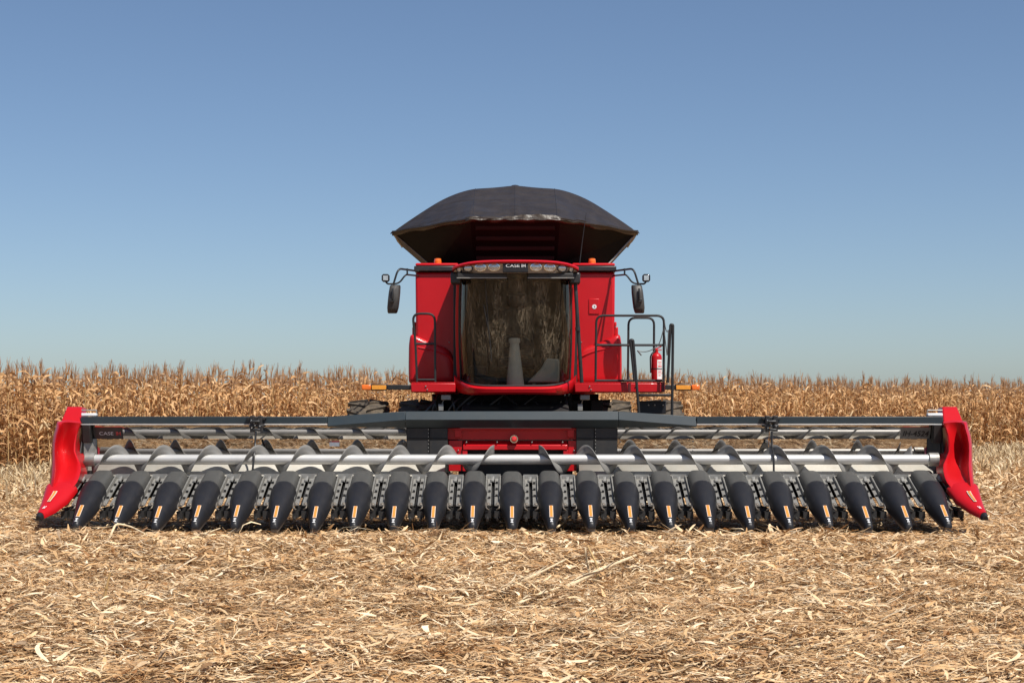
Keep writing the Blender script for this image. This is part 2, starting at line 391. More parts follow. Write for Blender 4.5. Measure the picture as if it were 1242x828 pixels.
# --- chassis, feeder house, body behind
m = MB(); m.box(-1.15, 1.15, 22.75, 28.2, 0.75, 1.60); m.box(-.78, .78, 22.5, 22.8, 1.05, 1.60)
for q in range(9):
    x = -1.05 + q*.26; m.box(x, x+.07+.05*(q % 3), 22.55, 22.76, 1.12+.07*(q % 2), 1.52)
m.build('chassis', 'chassis', B, bevel=.01)
m = MB(); m.box(-1.7, 1.7, 23.95, 24.25, .62, .92); m.build('axle', 'chassis', B, bevel=.02)
m = MB(); rows = []
for y, zb, zt in ((20.78, .45, 1.03), (21.6, .68, 1.22), (22.5, .95, 1.5)):
    rows.append([(-.72,y,zb), (.72,y,zb), (.72,y,zt), (-.72,y,zt)])
m.solid(rows); m.build('feeder_house', 'black_frame', B, bevel=.015)
# front plate of the feeder house, red, with its bars
m = MB(); yf = 20.60
m.box(X(543,yf), X(704,yf), yf, yf+.05, Z(533,yf), Z(519,yf))
m.box(X(549,yf), X(699,yf), yf-.05, yf-.003, Z(521.5,yf), Z(519,yf))
m.box(X(552,yf), X(560,yf), yf-.06, yf-.053, Z(530,yf), Z(521,yf))
m.box(X(688,yf), X(696,yf), yf-.06, yf-.053, Z(530,yf), Z(521,yf))
hb = [(X(545,yf), yf+.05, Z(545,yf)), (X(702,yf), yf+.05, Z(545,yf))]
za, zb_, zc = Z(534,yf), Z(539.5,yf), Z(545,yf)
m.solid([[(x, yf+.05, za), (x, yf-.10, zb_), (x, yf-.10, zc), (x, yf+.05, zc)] for x in (X(562,yf), X(688,yf))])
m.box(X(544.5,yf), X(561,yf), yf-.06, yf+.04, .62, Z(534,yf)); m.box(X(689,yf), X(703,yf), yf-.06, yf+.04, .62, Z(534,yf))
m.box(X(561.2,yf), X(567,yf), yf-.09, yf+.04, .62, zc-.003); m.box(X(683,yf), X(688.8,yf), yf-.09, yf+.04, .62, zc-.003)
m.build('feeder_plate', 'red_paint', B, bevel=.008)
bolts([(X(px,yf), yf-.101, Z(py,yf)) for px, py in ((566,536),(603,536),(645,536),(682,536))], B, .011)
bolts([(X(px,yf), yf-.062, Z(py,yf)) for px, py in ((556,546),(696,546))], B, .011)
rl = MB().lathe([(.052,.06),(.055,.0),(.048,-.02),(.040,-.02),(.036,-.004)], (X(623.5,yf), yf-.13, Z(532,yf)), (0,1,0), 24).build('reflector_lamp', 'chrome', B)
MB().lathe([(.034,.0),(.034,-.012),(.024,-.024),(.008,-.028)], (X(623.5,yf), yf-.14, Z(532,yf)), (0,1,0), 20).build('lens', 'red_lens', rl)

# --- side bodies
def side_body(s):
    y = 23.2; xi, xo = s*.80, s*1.405
    m = MB(); rows = []
    for yy, zt in ((y, Z(330,y)), (28.4, Z(330,y))):
        rows.append([(xi, yy, 1.74), (xo*.985, yy, 1.74), (xo*.995, yy, 2.5), (xo, yy, zt), (xi, yy, zt)])
    m.solid(rows); p = m.build('side_panel', 'red_paint', B, bevel=.035)
    # lower bulged cover, its top edge climbing outwards
    def ol(e, yy, lift=0):
        o = []
        raw = [(-.005,1.80),(.02,1.765),(.09,1.745),(.62,1.745),(.665,1.77),(.668,2.0),(.664,2.30),(.640,2.455),(.50,2.395),(.33,2.315),(.20,2.275),(.10,2.225),(.03,2.12),(.0,1.98)]
        cx, cz = .36, 2.02
        pts = fillet([Vector((a, 0, b)) for a, b in raw + raw[:1]], .06, 4)[:-1]
        for p in pts:
            dx, dz = p.x-cx, p.z-cz; L = math.hypot(dx, dz)
            o.append((s*(.83 + p.x - dx/L*e), yy, p.z - dz/L*e))
        return o
    m = MB(); m.solid([ol(0, 26.6), ol(0, y-.03), ol(.006, y-.065), ol(.03, y-.095), ol(.07, y-.108), ol(.14, y-.112)]); lc = m.build('lower_cover', 'red_paint', B, angle=40)
    m = MB(); m.tube(fillet([(s*.86, y-.106, 2.02), (s*.90, y-.112, 2.12), (s*1.10, y-.108, 2.205), (s*1.36, y-.106, 2.255)], .1), .016, 8); m.build('crease', 'red_paint', lc)
    m = MB(); m.box(s*1.40, s*1.455, 23.3, 23.5, Z(412,y), Z(396,y)); m.box(s*1.40, s*1.43, 23.25, 23.55, Z(396,y)+.004, Z(390,y)); m.build('latch', 'red_paint', B, bevel=.015)
    # dark band under the roof edge and the red cap on it
    m = MB(); m.box(xi*1.0, s*1.42, y-.05, y+.5, Z(329.5,y)+.002, Z(323,y)); m.build('top_band', 'black_metal', B, bevel=.012)
    m = MB(); m.box(xi, s*1.405, y+.0, 28.3, Z(323,y)+.003, Z(319,y)); m.build('top_cap', 'red_paint', B, bevel=.03)
    # gap and post beside the cab
    m = MB(); m.box(s*.70, s*.86, 22.9, 23.19, 1.72, 3.28); m.build('gap_seal', 'black_frame', B, bevel=.01)
    # turn beacon
    xb = X(531, 23.4) if s < 0 else X(718, 23.4)
    b = MB().lathe([(.12,.0),(.10,.03),(.06,.055)], (xb, 23.40, Z(325.5,23.40)), (0,0,1), 20).build('beacon', 'black_metal', B)
    MB().lathe([(.052,.056),(.054,.075),(.052,.078),(.054,.082),(.05,.118),(.047,.121),(.047,.135),(.03,.14)], (xb, 23.40, Z(325.5,23.40)), (0,0,1), 20).build('lens', 'orange_lens', b)
    # bolts
    bolts([(s*(.80+u), y-.002, z) for u, z in ((.13, 2.33), (.45, 2.31))], B, .009, 'screw')
both(side_body)
# service hatch with its round badge, on one panel only
y = 23.2
m = MB(); m.box(X(714,y), X(726.5,y), y-.012, y+.02, Z(381,y), Z(362.5,y)); hp = m.build('service_hatch', 'red_paint', B, bevel=.006)
MB().lathe([(.031,0),(.031,-.004)], (X(720.8,y), y-.0125, Z(372,y)), (0,1,0), 24).build('badge', 'white_paint', hp)
m = MB(); m.tube([(X(720.8,y)-.004, y-.018, Z(372,y)+.012), (X(720.8,y)+.010, y-.018, Z(372,y)), (X(720.8,y)-.004, y-.018, Z(372,y)-.012)], .0035, 6); m.build('badge_mark', 'black_metal', hp)
m = MB(); m.box(X(700,y), X(704,y), y-.008, y-.001, Z(334.5,y), Z(332,y)); m.build('warning_label', 'amber', B)
# rear hood and rear wheels (seen only from the side)
m = MB(); m.box(-1.30, 1.30, 26.4, 29.3, 1.62, 3.30); m.build('engine_hood', 'red_paint', B, bevel=.06)

# --- grain tank
yb = 23.75; zb = Z(322, yb)
FT = [(-1.80, 24.45), (-.63, 23.15), (.63, 23.15), (1.80, 24.45), (1.80, 26.6), (.63, 27.6), (-.63, 27.6), (-1.80, 26.6)]
zr = [Z(282, 24.45), Z(266, 23.15)]; ZR = [zr[0], zr[1], zr[1], zr[0], zr[0], zr[1], zr[1], zr[0]]
FB = [(-1.19, 24.3), (-.60, 23.75), (.60, 23.75), (1.31, 24.3), (1.31, 26.4), (.6, 27.0), (-.6, 27.0), (-1.19, 26.4)]
top = [(x, y_, z - .012) for (x, y_), z in zip(FT, ZR)]; bot = [(x, y_, zb) for x, y_ in FB]
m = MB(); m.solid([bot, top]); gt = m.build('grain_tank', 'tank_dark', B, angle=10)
m = MB()
for f in (.16, .38, .60, .83):     # stiffening ribs across the front panel
    ya = 23.75 + (23.15-23.75)*f; z_ = zb + (zr[1]-.012-zb)*f
    m.hexa([(-.56,ya-.02,z_-.03),(.56,ya-.02,z_-.03),(.56,ya+.03,z_-.03),(-.56,ya+.03,z_-.03),(-.56,ya-.035,z_+.03),(.56,ya-.035,z_+.03),(.56,ya+.0,z_+.03),(-.56,ya+.0,z_+.03)])
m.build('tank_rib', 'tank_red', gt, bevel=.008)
m = MB(); m.box(-.12, .03, 23.55, 23.6, 3.74, 3.78); m.build('tank_label', 'dark_red', gt)
m = MB()
m.tube([bot[3], top[3]], .016, 8); m.build('tank_edge', 'galvanised', gt)
MB().tube([bot[0], top[0]], .010, 8).build('tank_edge', 'dirty_steel', gt)
m = MB(); m.box(-1.15, 1.25, 23.7, 27.2, 3.2, zb-.003); m.build('tank_base', 'tank_dark', B, bevel=.02)
# tarpaulin
def tarp():
    n = 112; us = [-1 + 2*k/n for k in range(n+1)]
    prof = [(0,4.69),(.30,4.658),(.64,4.637),(.87,4.57),(1.09,4.473),(1.33,4.326),(1.55,4.18),(1.71,4.07),(1.82,3.985)]
    px_ = np.array([a for a, _ in prof]); pzv = np.array([b for _, b in prof])
    def pz(x):      # smooth profile through the measured points
        x = abs(x); xs_ = np.linspace(x-.09, x+.09, 7); return float(np.mean(np.interp(np.abs(xs_), px_, pzv, right=pzv[-1]-.1))) if x < 1.72 else float(np.interp(x, px_, pzv))
    def rim(x, back=False):
        a = abs(x)
        yy = 23.12 if a < .63 else 23.12 + (a-.63)/(1.82-.63)*(24.42-23.12)
        z = zr[1] if a < .63 else zr[1] + (a-.63)/(1.82-.63)*(zr[0]-zr[1])
        if a < .63: z += .0
        return (27.65 - (yy-23.12)*.8 if back else yy), z
    rows = []
    r2 = np.random.default_rng(3)
    ph = r2.uniform(0, 6.28, 6)
    def skirt(dz, dy):
        r_ = []
        for u in us:
            x = 1.82*u; yy, z = rim(x); r_.append((x, yy+dy+.012*math.sin(x*17+dz*40), z+dz+.010*math.sin(x*13+2)))
        return r_
    rows.append(skirt(-.05, .01)); rows.append(skirt(-.02, -.03)); rows.append(skirt(.02, -.03))
    for t in (.06, .12, .2, .3, .42, .54, .66, .78, .88, .95, 1.0):
        r_ = []
        for u in us:
            x = 1.82*u; y0, z0 = rim(x); y1 = 24.35; z1 = pz(x)
            if y0 > y1: y0 = y1
            g = t**.86
            z = z0 + (z1-z0)*g - .035*math.sin(math.pi*t)*(1-.4*abs(u))*(.5+.5*abs(math.sin(u*5)))   # sag between the bows
            z += .007*math.sin(7*x+5*t+2.2*math.sin(2*x+ph[0]))*math.sin(math.pi*t)**1.3 + .004*math.sin(19*x*(1-.6*t)+9*t+ph[1])*math.sin(math.pi*t)
            z += .012*math.exp(-t*6)*math.sin(x*29+1.5*math.sin(x*7)) + .014*math.exp(-((abs(x)-(.64-.12*t))/.022)**2)*math.sin(math.pi*min(1,t*1.1))
            if abs(x) < .035: z += .018*math.sin(math.pi*min(1, t*1.2)) if t < .83 else .012
            r_.append((x*(1+.012*math.sin(math.pi*t)), y0 + (y1-y0)*t, z))
        rows.append(r_)
    for yy, sag in ((24.7,.03),(25.1,0),(25.5,.035),(25.9,0),(26.3,.03)):
        rows.append([(1.82*u, max(yy, 24.36), pz(1.82*u) - sag*(1-u*u) + .008*math.sin(9*u*1.8+yy*5)) for u in us])
    for t in (0, .35, .7, 1):
        r_ = []
        for u in us:
            x = 1.82*u; y0, z0 = rim(x, True); r_.append((x, 26.5 + (max(y0, 26.5)-26.5)*t + .001*t, pz(x) + (z0-pz(x))*t))
        rows.append(r_)
    m = MB(); m.grid(rows); tco = m.build('tank_cover', 'tarp', B, angle=60, thick=.006)
    for x in (0, -.60, .60):     # welded seams running from the hem over the top
        k = min(range(n+1), key=lambda q: abs(1.82*us[q]-x))
        pts = [Vector(rw[k]) + Vector((0, -.001, .001)) for rw in rows[1:19]]
        MB().tube(pts, .006, 6).build('seam', 'tarp', tco)
    return tco
tc_ = tarp()
m = MB()   # rolled hem along the front
hem = []
for k in range(60):
    x = -1.80 + 3.6*k/59; a = abs(x); yy = 23.09 if a < .63 else 23.09 + (a-.63)/1.19*1.32
    z = (zr[1] if a < .63 else zr[1] + (a-.63)/1.19*(zr[0]-zr[1]))
    hem.append((x, yy-.02, z+.006*math.sin(x*11)))
m.tube(hem, .017, 8); m.build('hem', 'tarp', tc_, angle=80)
m = MB(); rows = []         # crumpled glossy flap turned up over the front edge
for k in range(61):
    x = -.70 + 1.62*k/60; a = abs(x); yy = 23.07 if a < .63 else 23.07 + (a-.63)/1.19*1.32
    z = (zr[1] if a < .63 else zr[1] + (a-.63)/1.19*(zr[0]-zr[1])); h_ = .060 + .02*math.sin(x*5) - .04*max(0, (a-.4))
    rows.append([(x, yy-.025+.006*math.sin(x*23+2*math.sin(x*5))+.03*t_, z-.02+h_*t_+.006*math.sin(x*29+t_*5)) for t_ in (0,.25,.5,.75,1)])
m.grid(rows); m.build('flap', 'tarp_hem', tc_, angle=70)
# antenna
MB().tube([(X(703,23.0), 23.0, Z(320,23.0)), (X(706,23.0), 23.0, Z(295,23.0)), (X(711,23.0), 23.0, Z(258,23.0))], [.008,.006,.003], 6).build('antenna', 'black_metal', B)

# --- cab
def cabline(u):   # plan curve of the windscreen, u in -1..1
    a = abs(u)
    return .05*a*a + .36*a**7
ZT, ZBm = Z(331.5, 21.72), Z(468, 21.95)
def glass_pt(u, v):   # v 0 bottom, 1 top
    hw = .735 + .02*math.sin(math.pi*v)
    zb2 = ZBm + .085*abs(u)**5
    yv = 21.96 - .225*v
    return (hw*u, yv + cabline(u), zb2 + (ZT - zb2)*v)
US = [math.copysign(abs(t)**.8, t) for t in np.linspace(-1, 1, 41)]
m = MB(); m.grid([[glass_pt(u, v) for u in US] for v in np.linspace(0, 1, 15)]); m.build('windscreen', 'cab_glass', B, angle=60)
# black seal round the glass
m = MB()
for v in (0, 1): m.tube([glass_pt(u, v) for u in US], .014, 8)
for u in (-1, 1): m.tube([glass_pt(u, v) for v in np.linspace(0, 1, 12)], .014, 8)
m.build('windscreen_seal', 'black_frame', B)
def cab_side(s):
    def gp(v): return glass_pt(s, v)
    m = MB(); rows = []
    for v in np.linspace(-.03, 1.0, 10):
        x, y_, z = gp(v); rows.append([(x+s*.012, y_+.0, z), (x+s*.055, y_+.02, z), (x+s*.055, y_+.11, z), (x+s*.012, y_+.09, z)])
    m.solid(rows); m.build('cab_pillar', 'red_paint', B, bevel=.008)
    m = MB(); m.grid([[(gp(v)[0]+s*.03, y_, gp(v)[2]) for y_ in (22.42, 23.0)] for v in np.linspace(0, 1, 6)])
    dw = m.build('cab_door', 'door_glass', B, thick=.006)
    MB().box(s*.775, s*.80, 22.5, 22.62, 2.05, 2.1).build('handle', 'black_metal', dw, bevel=.006)
both(cab_side)
m = MB(); m.tube(fillet([(X(697.5,21.9), 21.95, Z(336,21.95)), (X(700,21.9), 21.9, Z(380,21.9)), (X(705.5,21.95), 21.95, Z(464,21.95))], .1), .026, 10)
m.tube([(X(700.5,21.9), 21.88, Z(397,21.9)), (X(700.7,21.9), 21.88, Z(401,21.9))], .035, 10)
m.build('door_grab_post', 'black_metal', B)
# red sill under the windscreen
m = MB(); rows = []
for u in np.linspace(-1.09, 1.09, 45):
    a = min(abs(u), 1.0); ex = abs(u)
    x = .755*u; yy = 21.90 + cabline(a*.985) - .05*(1-a**4); zt = ZBm - .012 + .10*ex**6; h = .10 + .07*ex**4 - .0*ex
    rows.append([(x, yy+.08, zt), (x, yy+.0, zt), (x, yy-.035, zt-.03), (x, yy-.02, zt-h*.75), (x, yy+.05, zt-h), (x, yy+.2, zt-h)])
m.solid(rows); m.build('cab_sill', 'red_paint', B, angle=50)
# roof
def roofz(u): return Z(315,21.6) - .015*abs(u)**2 - .055*abs(u)**5
m = MB(); rows = []
N = 32
for k in range(N+1):
    u = -1 + 2*k/N; x = .835*u; yf2 = 21.50 + .10*u*u + .16*abs(u)**6; z = roofz(u)
    rows.append([(x, 23.3, z-.05), (x, 23.2, z+.02), (x, 22.5, z+.035), (x, yf2+.25, z+.012), (x, yf2+.04, z-.008), (x, yf2, z-.03), (x, yf2+.012, z-.052), (x, yf2+.2, z-.056), (x, 23.3, z-.056)])
m.solid(rows); m.build('cab_roof', 'red_paint', B, angle=50)
m = MB(); rows = []
for k in range(N+1):
    u = -1 + 2*k/N; x = .815*u; yf2 = 21.55 + .10*u*u + .16*abs(u)**6; z = roofz(u) - .058; lo = Z(331,21.6) + .035*abs(u)**6
    rows.append([(x, 22.4, z), (x, yf2, z), (x, yf2+.02, (z+lo)/2), (x, yf2+.06, lo), (x, 22.4, lo)])
m.solid(rows); lb = m.build('light_bar', 'lamp_housing', B, angle=50)
m = MB(); m.box(-.165, .165, 21.530, 21.60, Z(330.5,21.55), Z(319.3,21.55)); m.build('logo_panel', 'black_plastic', lb, bevel=.006)
text('logo', 'CASE', .055, 'letter_white', lb, (-.035, 21.525, Z(322.8,21.55)), sx=1.45)
text('logo', 'IH', .060, 'letter_white', lb, (.105, 21.525, Z(322.6,21.55)), bold=.001)
for px, r_ in ((567.5,.070),(583,.080),(599.5,.080),(650,.080),(666.5,.080),(682,.070),(556.5,.036),(693,.036)):
    u = X(px,21.6)/.815; yf2 = 21.55 + .10*u*u + .16*abs(u)**6 + .008
    ax = Vector((u*-.35, 1, .08)).normalized()
    zc_ = Z(324.3,21.6) - .015*u*u
    wl = MB().lathe([(.050,.05),(.050,-.012),(.041,-.014),(.039,.0)], (X(px,21.6), yf2, zc_), ax, 20, sx=r_/.050).build('work_light', 'black_frame' if r_ < .075 else 'chrome', B)
    MB().lathe([(.040,.0),(.039,-.006),(.024,-.012),(.004,-.014)], (X(px,21.6), yf2, zc_), ax, 20, sx=r_/.050).build('lens', 'lamp_lens', wl)
m = MB(); m.box(-.76, -.11, 21.66, 22.2, Z(337,21.7), Z(331.6,21.7)); m.box(.16, .76, 21.66, 22.2, Z(337,21.7), Z(331.6,21.7)); m.box(-.76,.76,21.8,22.4,Z(331,21.7),Z(329.2,21.7))
m.build('roof_visor', 'black_frame', B, bevel=.012)
m = MB(); m.box(-.77,-.11,21.645,21.66,Z(338,21.7),Z(336.8,21.7)); m.box(.16,.77,21.645,21.66,Z(338,21.7),Z(336.8,21.7)); m.build('visor_trim', 'galvanised', B)
for sx_ in (-1,1): MB().box(sx_*.72, sx_*.86, 21.85, 22.1, 3.05, 3.20).build('roof_bracket', 'black_metal', B, bevel=.02)
# interior
m = MB(); m.box(-.78,.78,22.98,23.04,1.6,3.2); m.box(-.66,.66,22.15,23.0,1.60,1.66); m.build('cab_interior', 'cab_dark', B)
m = MB(); rows = []
for z, r_ in ((1.66,.125),(1.9,.10),(2.12,.075),(2.27,.06),(2.275,.075),(2.30,.078),(2.33,.076),(2.335,.05)):
    rows.append([(r_*math.cos(a)+.0-.02*(z-1.66), 22.10-.20*(z-1.66)+r_*.8*math.sin(a), z) for a in np.linspace(0, 2*math.pi, 16, endpoint=False)])
m.solid(rows); sc_ = m.build('reflected_pillar', 'reflected_pillar_grey', B, angle=40)  # column added to stand for the pale pillar reflected in the windscreen
m = MB(); c = Vector((.02, 22.30, 2.30)); m.tube([c + Vector((.19*math.cos(a), .13*math.sin(a), .10*math.sin(a))) for a in np.linspace(0, 2*math.pi, 28)], .014, 8, False); m.build('steering_wheel', 'black_plastic', sc_)
m = MB(); m.box(-.24,.28,22.62,22.95,1.95,2.1); m.box(-.22,.26,22.84,22.96,2.1,2.8); m.box(-.12,.16,22.86,22.95,2.82,3.0); m.build('seat', 'seat_fabric', B, bevel=.04)
m = MB(); m.solid([[(.16,y_,1.75),(.59,y_,1.75),(.59,y_,2.06),(.42,y_,2.07),(.34,y_,1.93)] for y_ in (22.08,22.85)]); m.build('console', 'console_reflection_grey', B, bevel=.02)  # console, paled and enlarged to stand for a grey reflection in the glass
m = MB(); m.box(.40,.62,22.3,22.36,2.15,2.32); m.tube([(.55,22.4,1.95),(.53,22.36,2.2)],.012,6); m.build('display', 'black_plastic', B, bevel=.008)
m = MB(); m.box(-.66,-.25,22.15,22.8,1.67,1.82); m.box(-.62,-.38,22.2,22.35,1.83,1.98); m.build('cab_box', 'seat_fabric', B, bevel=.02)
# wiper
m = MB(); gq = lambda u, v: Vector(glass_pt(u, v)) + Vector((0, -.025, 0))
m.tube([gq(-.55,.985), gq(-.50,.7), gq(-.46,.45)], .006, 6); m.tube([gq(-.56,.72), gq(-.46,.46), gq(-.42,.22)], .008, 6)
m.build('wiper', 'black_metal', B)

# --- deck, rails, steps
yd = 22.2
def deck(x0, x1, name):
    m = MB(); m.box(x0, x1, yd, 23.15, Z(475.5,yd), Z(464.5,yd)); d = m.build(name, 'red_paint', B, bevel=.012)
    m = MB(); m.box(x0+.01, x1-.01, yd+.01, 23.14, Z(464.5,yd)+.003, Z(463.6,yd)+.003)
    k = x0+.03
    while k < x1-.05: m.box(k, k+.022, yd+.002, yd+.008, Z(464.5,yd)-.001, Z(463.4,yd)+.002); k += .045
    m.build('tread', 'red_paint', d)
    pts = []; k = x0+.2
    while k < x1: pts += [(k, yd-.002, Z(468.5,yd)), (k+.02, yd-.002, Z(472.5,yd))]; k += .62
    bolts(pts, d, .010)
    return d
deck(X(498.5,yd), X(552.5,yd), 'deck'); dk = deck(X(697,yd), X(806.5,yd), 'deck')
m = MB(); m.box(X(762,yd), X(765,yd), yd-.012, yd-.001, Z(475.5,yd), Z(464.5,yd)); m.build('deck_bracket', 'dark_red', dk)
MB().box(X(803,yd), X(806,yd), yd-.02, yd-.001, Z(475,yd), Z(464,yd)).build('deck_bracket', 'dark_red', dk)
def rail(name, paths, r=.0165, mname='black_metal'):
    m = MB()
    for p, Y_, rad in paths:
        m.tube(fillet([(X(a,Y_), Y_+(c if len(q) > 2 else 0), Z(b,Y_)) for q in p for a, b, c in [(q + (0,))[:3]]], rad), r, 10)
    return m.build(name, mname, B)
rail('handrail', [([(506,464),(504,417),(500.5,380.5),(527.5,380.5),(528,464)], 22.25, .10), ([(503.5,417),(528,417)], 22.25, .01), ([(506,460.5),(528,460.5)], 22.25, .01)])
rail('handrail', [([(722.3,465),(723.2,382.8),(805.3,382.8),(804.8,465)], 22.25, .10), ([(722.8,418.5),(805,418.5)], 22.25, .01), ([(722.5,461.5),(804.8,461.5)], 22.25, .01)])
rail('handrail', [([(761.5,464),(762.3,385.5),(793.3,385.5),(792.8,464)], 22.95, .10)])
rail('ladder_rail', [([(769.5,462),(764.5,412),(767.8,412.5),(774.8,499),(775,520)], 22.05, .05), ([(809.8,464),(813.2,393.5),(816.2,394),(815,500),(814.5,520)], 22.05, .05)], .019)
st = MB(); ys = 22.02
st.box(X(776,ys), X(813.5,ys), ys, ys+.35, Z(480.5,ys), Z(477.5,ys)); st.box(X(776,ys), X(813.5,ys), ys-.02, ys+.3, Z(522,ys), Z(519,ys))
st.build('ladder_step', 'black_metal', B, bevel=.006)
m = MB(); m.box(X(777.5,ys), X(811,ys), ys+.36, ys+.7, Z(502,ys), Z(486,ys)); tb = m.build('tool_box', 'black_plastic', B, bevel=.012)
bolts([(X(px,ys+.36), ys+.358, Z(491,ys+.36)) for px in (786.5, 794, 804)], tb, .011)
# chain across the gate
m = MB(); pts = []
for (ax_, ay, bx_, by, sag) in ((805.5,388,810.5,400,7),(810.5,400,809,431,6),(805,397,798,419,3),(798,419,773,425,4)):
    for k in range(9):
        t = k/8; pts.append((X(ax_+(bx_-ax_)*t,22.2), 22.2, Z(ay+(by-ay)*t+sag*4*t*(1-t),22.2)))
m.tube(pts, .007, 6); m.tube([(X(773,22.2),22.2,Z(425,22.2)),(X(778,22.2),22.2,Z(431,22.2))], .011, 6); m.build('gate_chain', 'cable_grey', B)
# under-deck lamps
def underlamp(px):
    m = MB(); m.box(X(px-6,22.3), X(px+6,22.3), 22.3, 22.5, Z(485,22.3), Z(478.5,22.3)); m.build('deck_lamp', 'galvanised', B, bevel=.01)
    m = MB(); m.box(X(px-9,22.35), X(px-3,22.35), 22.3, 22.45, Z(498,22.35), Z(490,22.35)); m.tube([(X(px-5,22.4),22.4,Z(491,22.4)),(X(px,22.4),22.4,Z(478,22.4))], .01, 6); m.build('hydraulic_block', 'galvanised', B, bevel=.01)
underlamp(541); underlamp(709.5)
for q in range(14):
    a = random.uniform(500, 760); b = a + random.uniform(-40, 40)
    MB().tube(fillet([(X(a,22.4), 22.3+random.uniform(0,.3), Z(478,22.4)), (X((a+b)/2,22.4), 22.35, Z(random.uniform(486,496),22.4)), (X(b,22.4), 22.4, Z(505,22.4))], .1), random.choice((.010,.014,.018)), 7).build('hydraulic_hose', 'black_metal', B)

# --- side marker arms
def marker_arm(s):
    Y_ = 23.0
    q = (lambda px: X(px, Y_))
    if s < 0: a = (438.5, 450, 469.5, 500)
    else: a = (848.5, 838.5, 819, 800)
    ar = MB().box(q(a[2]), q(a[3]), Y_, Y_+.06, Z(472.5,Y_), Z(466.5,Y_)).build('marker_arm', 'black_metal', B, bevel=.008)
    MB().box(q(a[1]), q(a[2]), Y_, Y_+.05, Z(473.5,Y_), Z(465.5,Y_)).build('reflector_frame', 'black_metal', ar, bevel=.008)
    lo, hi = sorted((a[1], a[2])); MB().box(q(lo+1), q(hi-1), Y_-.008, Y_-.001, Z(472.3,Y_), Z(467,Y_)).build('reflector', 'amber', ar, bevel=.003)
    MB().box(q(a[0]), q(a[1]), Y_-.01, Y_+.05, Z(473,Y_), Z(466.5,Y_)).build('marker_lamp', 'orange_lens', ar, bevel=.015)
both(marker_arm)

# --- mirrors with their lamps
def mirror(s):
    Y_ = 22.65; q = (lambda px, py, dy=0: ((X(px, Y_) if s < 0 else X(px, Y_)), Y_+dy, Z(py, Y_)))
    f = (lambda px: px) if s < 0 else (lambda px: 1251.5 - px)
    m = MB()
    m.tube(fillet([q(f(505),325.2,.5), q(f(483),325.7), q(f(477.5),344)], .09), .014, 9)
    m.tube(fillet([q(f(505),331,.5), q(f(492),333), q(f(484),344), q(f(470),344.5), q(f(467.5),341)], .06), .012, 9)
    m.tube([q(f(494),325.7), q(f(494),333)], .012, 8); m.tube([q(f(477.5),343), q(f(477.5),353)], .014, 8)
    ma = m.build('mirror_arm', 'black_metal', B)
    rows = []
    cx = X(f(477.7), Y_)
    for py, hw, dd in ((345.5,.062,.02),(347,.074,.05),(355,.080,.075),(364,.081,.08),(373,.079,.07),(378.5,.068,.045),(380,.055,.02)):
        c = cx + (.004 if s < 0 else -.004)*(py-362)*.3*-1; zz = Z(py, Y_)
        rows.append([(c+hw*math.copysign(abs(math.cos(a))**.6, math.cos(a)), Y_+.02-dd*max(0,math.sin(a))**.7 if math.sin(a) > 0 else Y_+.03, zz) for a in np.linspace(0, 2*math.pi, 20, endpoint=False)])
    mm = MB().solid(rows).build('mirror', 'mirror_back', B, angle=45)
    m = MB(); m.box(cx-.02*s*-1-.025, cx-.02*s*-1+.03, Y_-.085, Y_-.04, Z(367,Y_), Z(362.5,Y_)); m.tube([(cx+.01*s, Y_-.08, Z(350,Y_)), (cx+.01*s, Y_-.085, Z(364,Y_))], .014, 8); m.build('mirror_clamp', 'black_metal', mm, bevel=.006)
    lx = X(f(468), Y_); lz = Z(337.5, Y_)
    m = MB(); rows = []
    for yy, sc2 in ((Y_-.05,.050),(Y_-.045,.054),(Y_-.01,.054),(Y_+.03,.035)):
        rows.append([(lx+a*sc2, yy, lz+b*sc2) for a, b in ((-1,-.6),(-.6,-1),(.6,-1),(1,-.6),(1,.6),(.6,1),(-.6,1),(-1,.6))])
    m.solid(rows); wl = m.build('work_light', 'black_plastic', B)
    MB().box(lx-.034, lx+.034, Y_-.056, Y_-.0505, lz-.034, lz+.034).build('lens', 'lamp_lens', wl, bevel=.002)
both(mirror)

# --- wheels (dual front wheels, smaller rear wheels)
def wheel(xc, yc, rad, width):
    m = MB(); prof = [(-.5,.62),(-.5,.84),(-.42,.95),(-.25,.985),(.25,.985),(.42,.95),(.5,.84),(.5,.62)]; n = 40
    m.solid([[(xc+p*width, yc+rad*k*math.cos(a), rad+rad*k*math.sin(a)) for p, k in prof] for a in [0]] ) if False else None
    rows = [[(xc+p*width, yc+rad*.95*k*math.cos(2*math.pi*j/n), rad+rad*.95*k*math.sin(2*math.pi*j/n)) for j in range(n)] for p, k in prof]
    m.grid(rows, True)
    nl = 20
    for j in range(nl):
        for sd in (-1, 1):
            a = 2*math.pi*(j + (.5 if sd > 0 else 0))/nl
            pp = []
            for (pt, da, rr) in ((.03,.13,.925),(.03,.20,.925),(.50,-.02,.88),(.50,-.11,.88)):
                pp.append((xc+sd*pt*width, a+da, rr))
            lo = [(x_, yc+rad*r_*math.cos(t), rad+rad*r_*math.sin(t)) for x_, t, r_ in pp]
            hi = [(x_, yc+rad*(r_+.065)*math.cos(t), rad+rad*(r_+.065)*math.sin(t)) for x_, t, r_ in pp]
            m.hexa(lo + hi)
    t = m.build('wheel', 'rubber', B)
    m = MB(); rows = [[(xc+p*width, yc+rad*k*math.cos(2*math.pi*j/24), rad+rad*k*math.sin(2*math.pi*j/24)) for j in range(24)] for p, k in ((-.48,.60),(-.45,.57),(-.1,.3),(.1,.3),(.45,.57),(.48,.60))]
    m.solid(rows); m.build('rim', 'black_frame', t)
for x_ in (-2.14, -1.40, 1.40, 2.14): wheel(x_, 24.1, .775, .56)
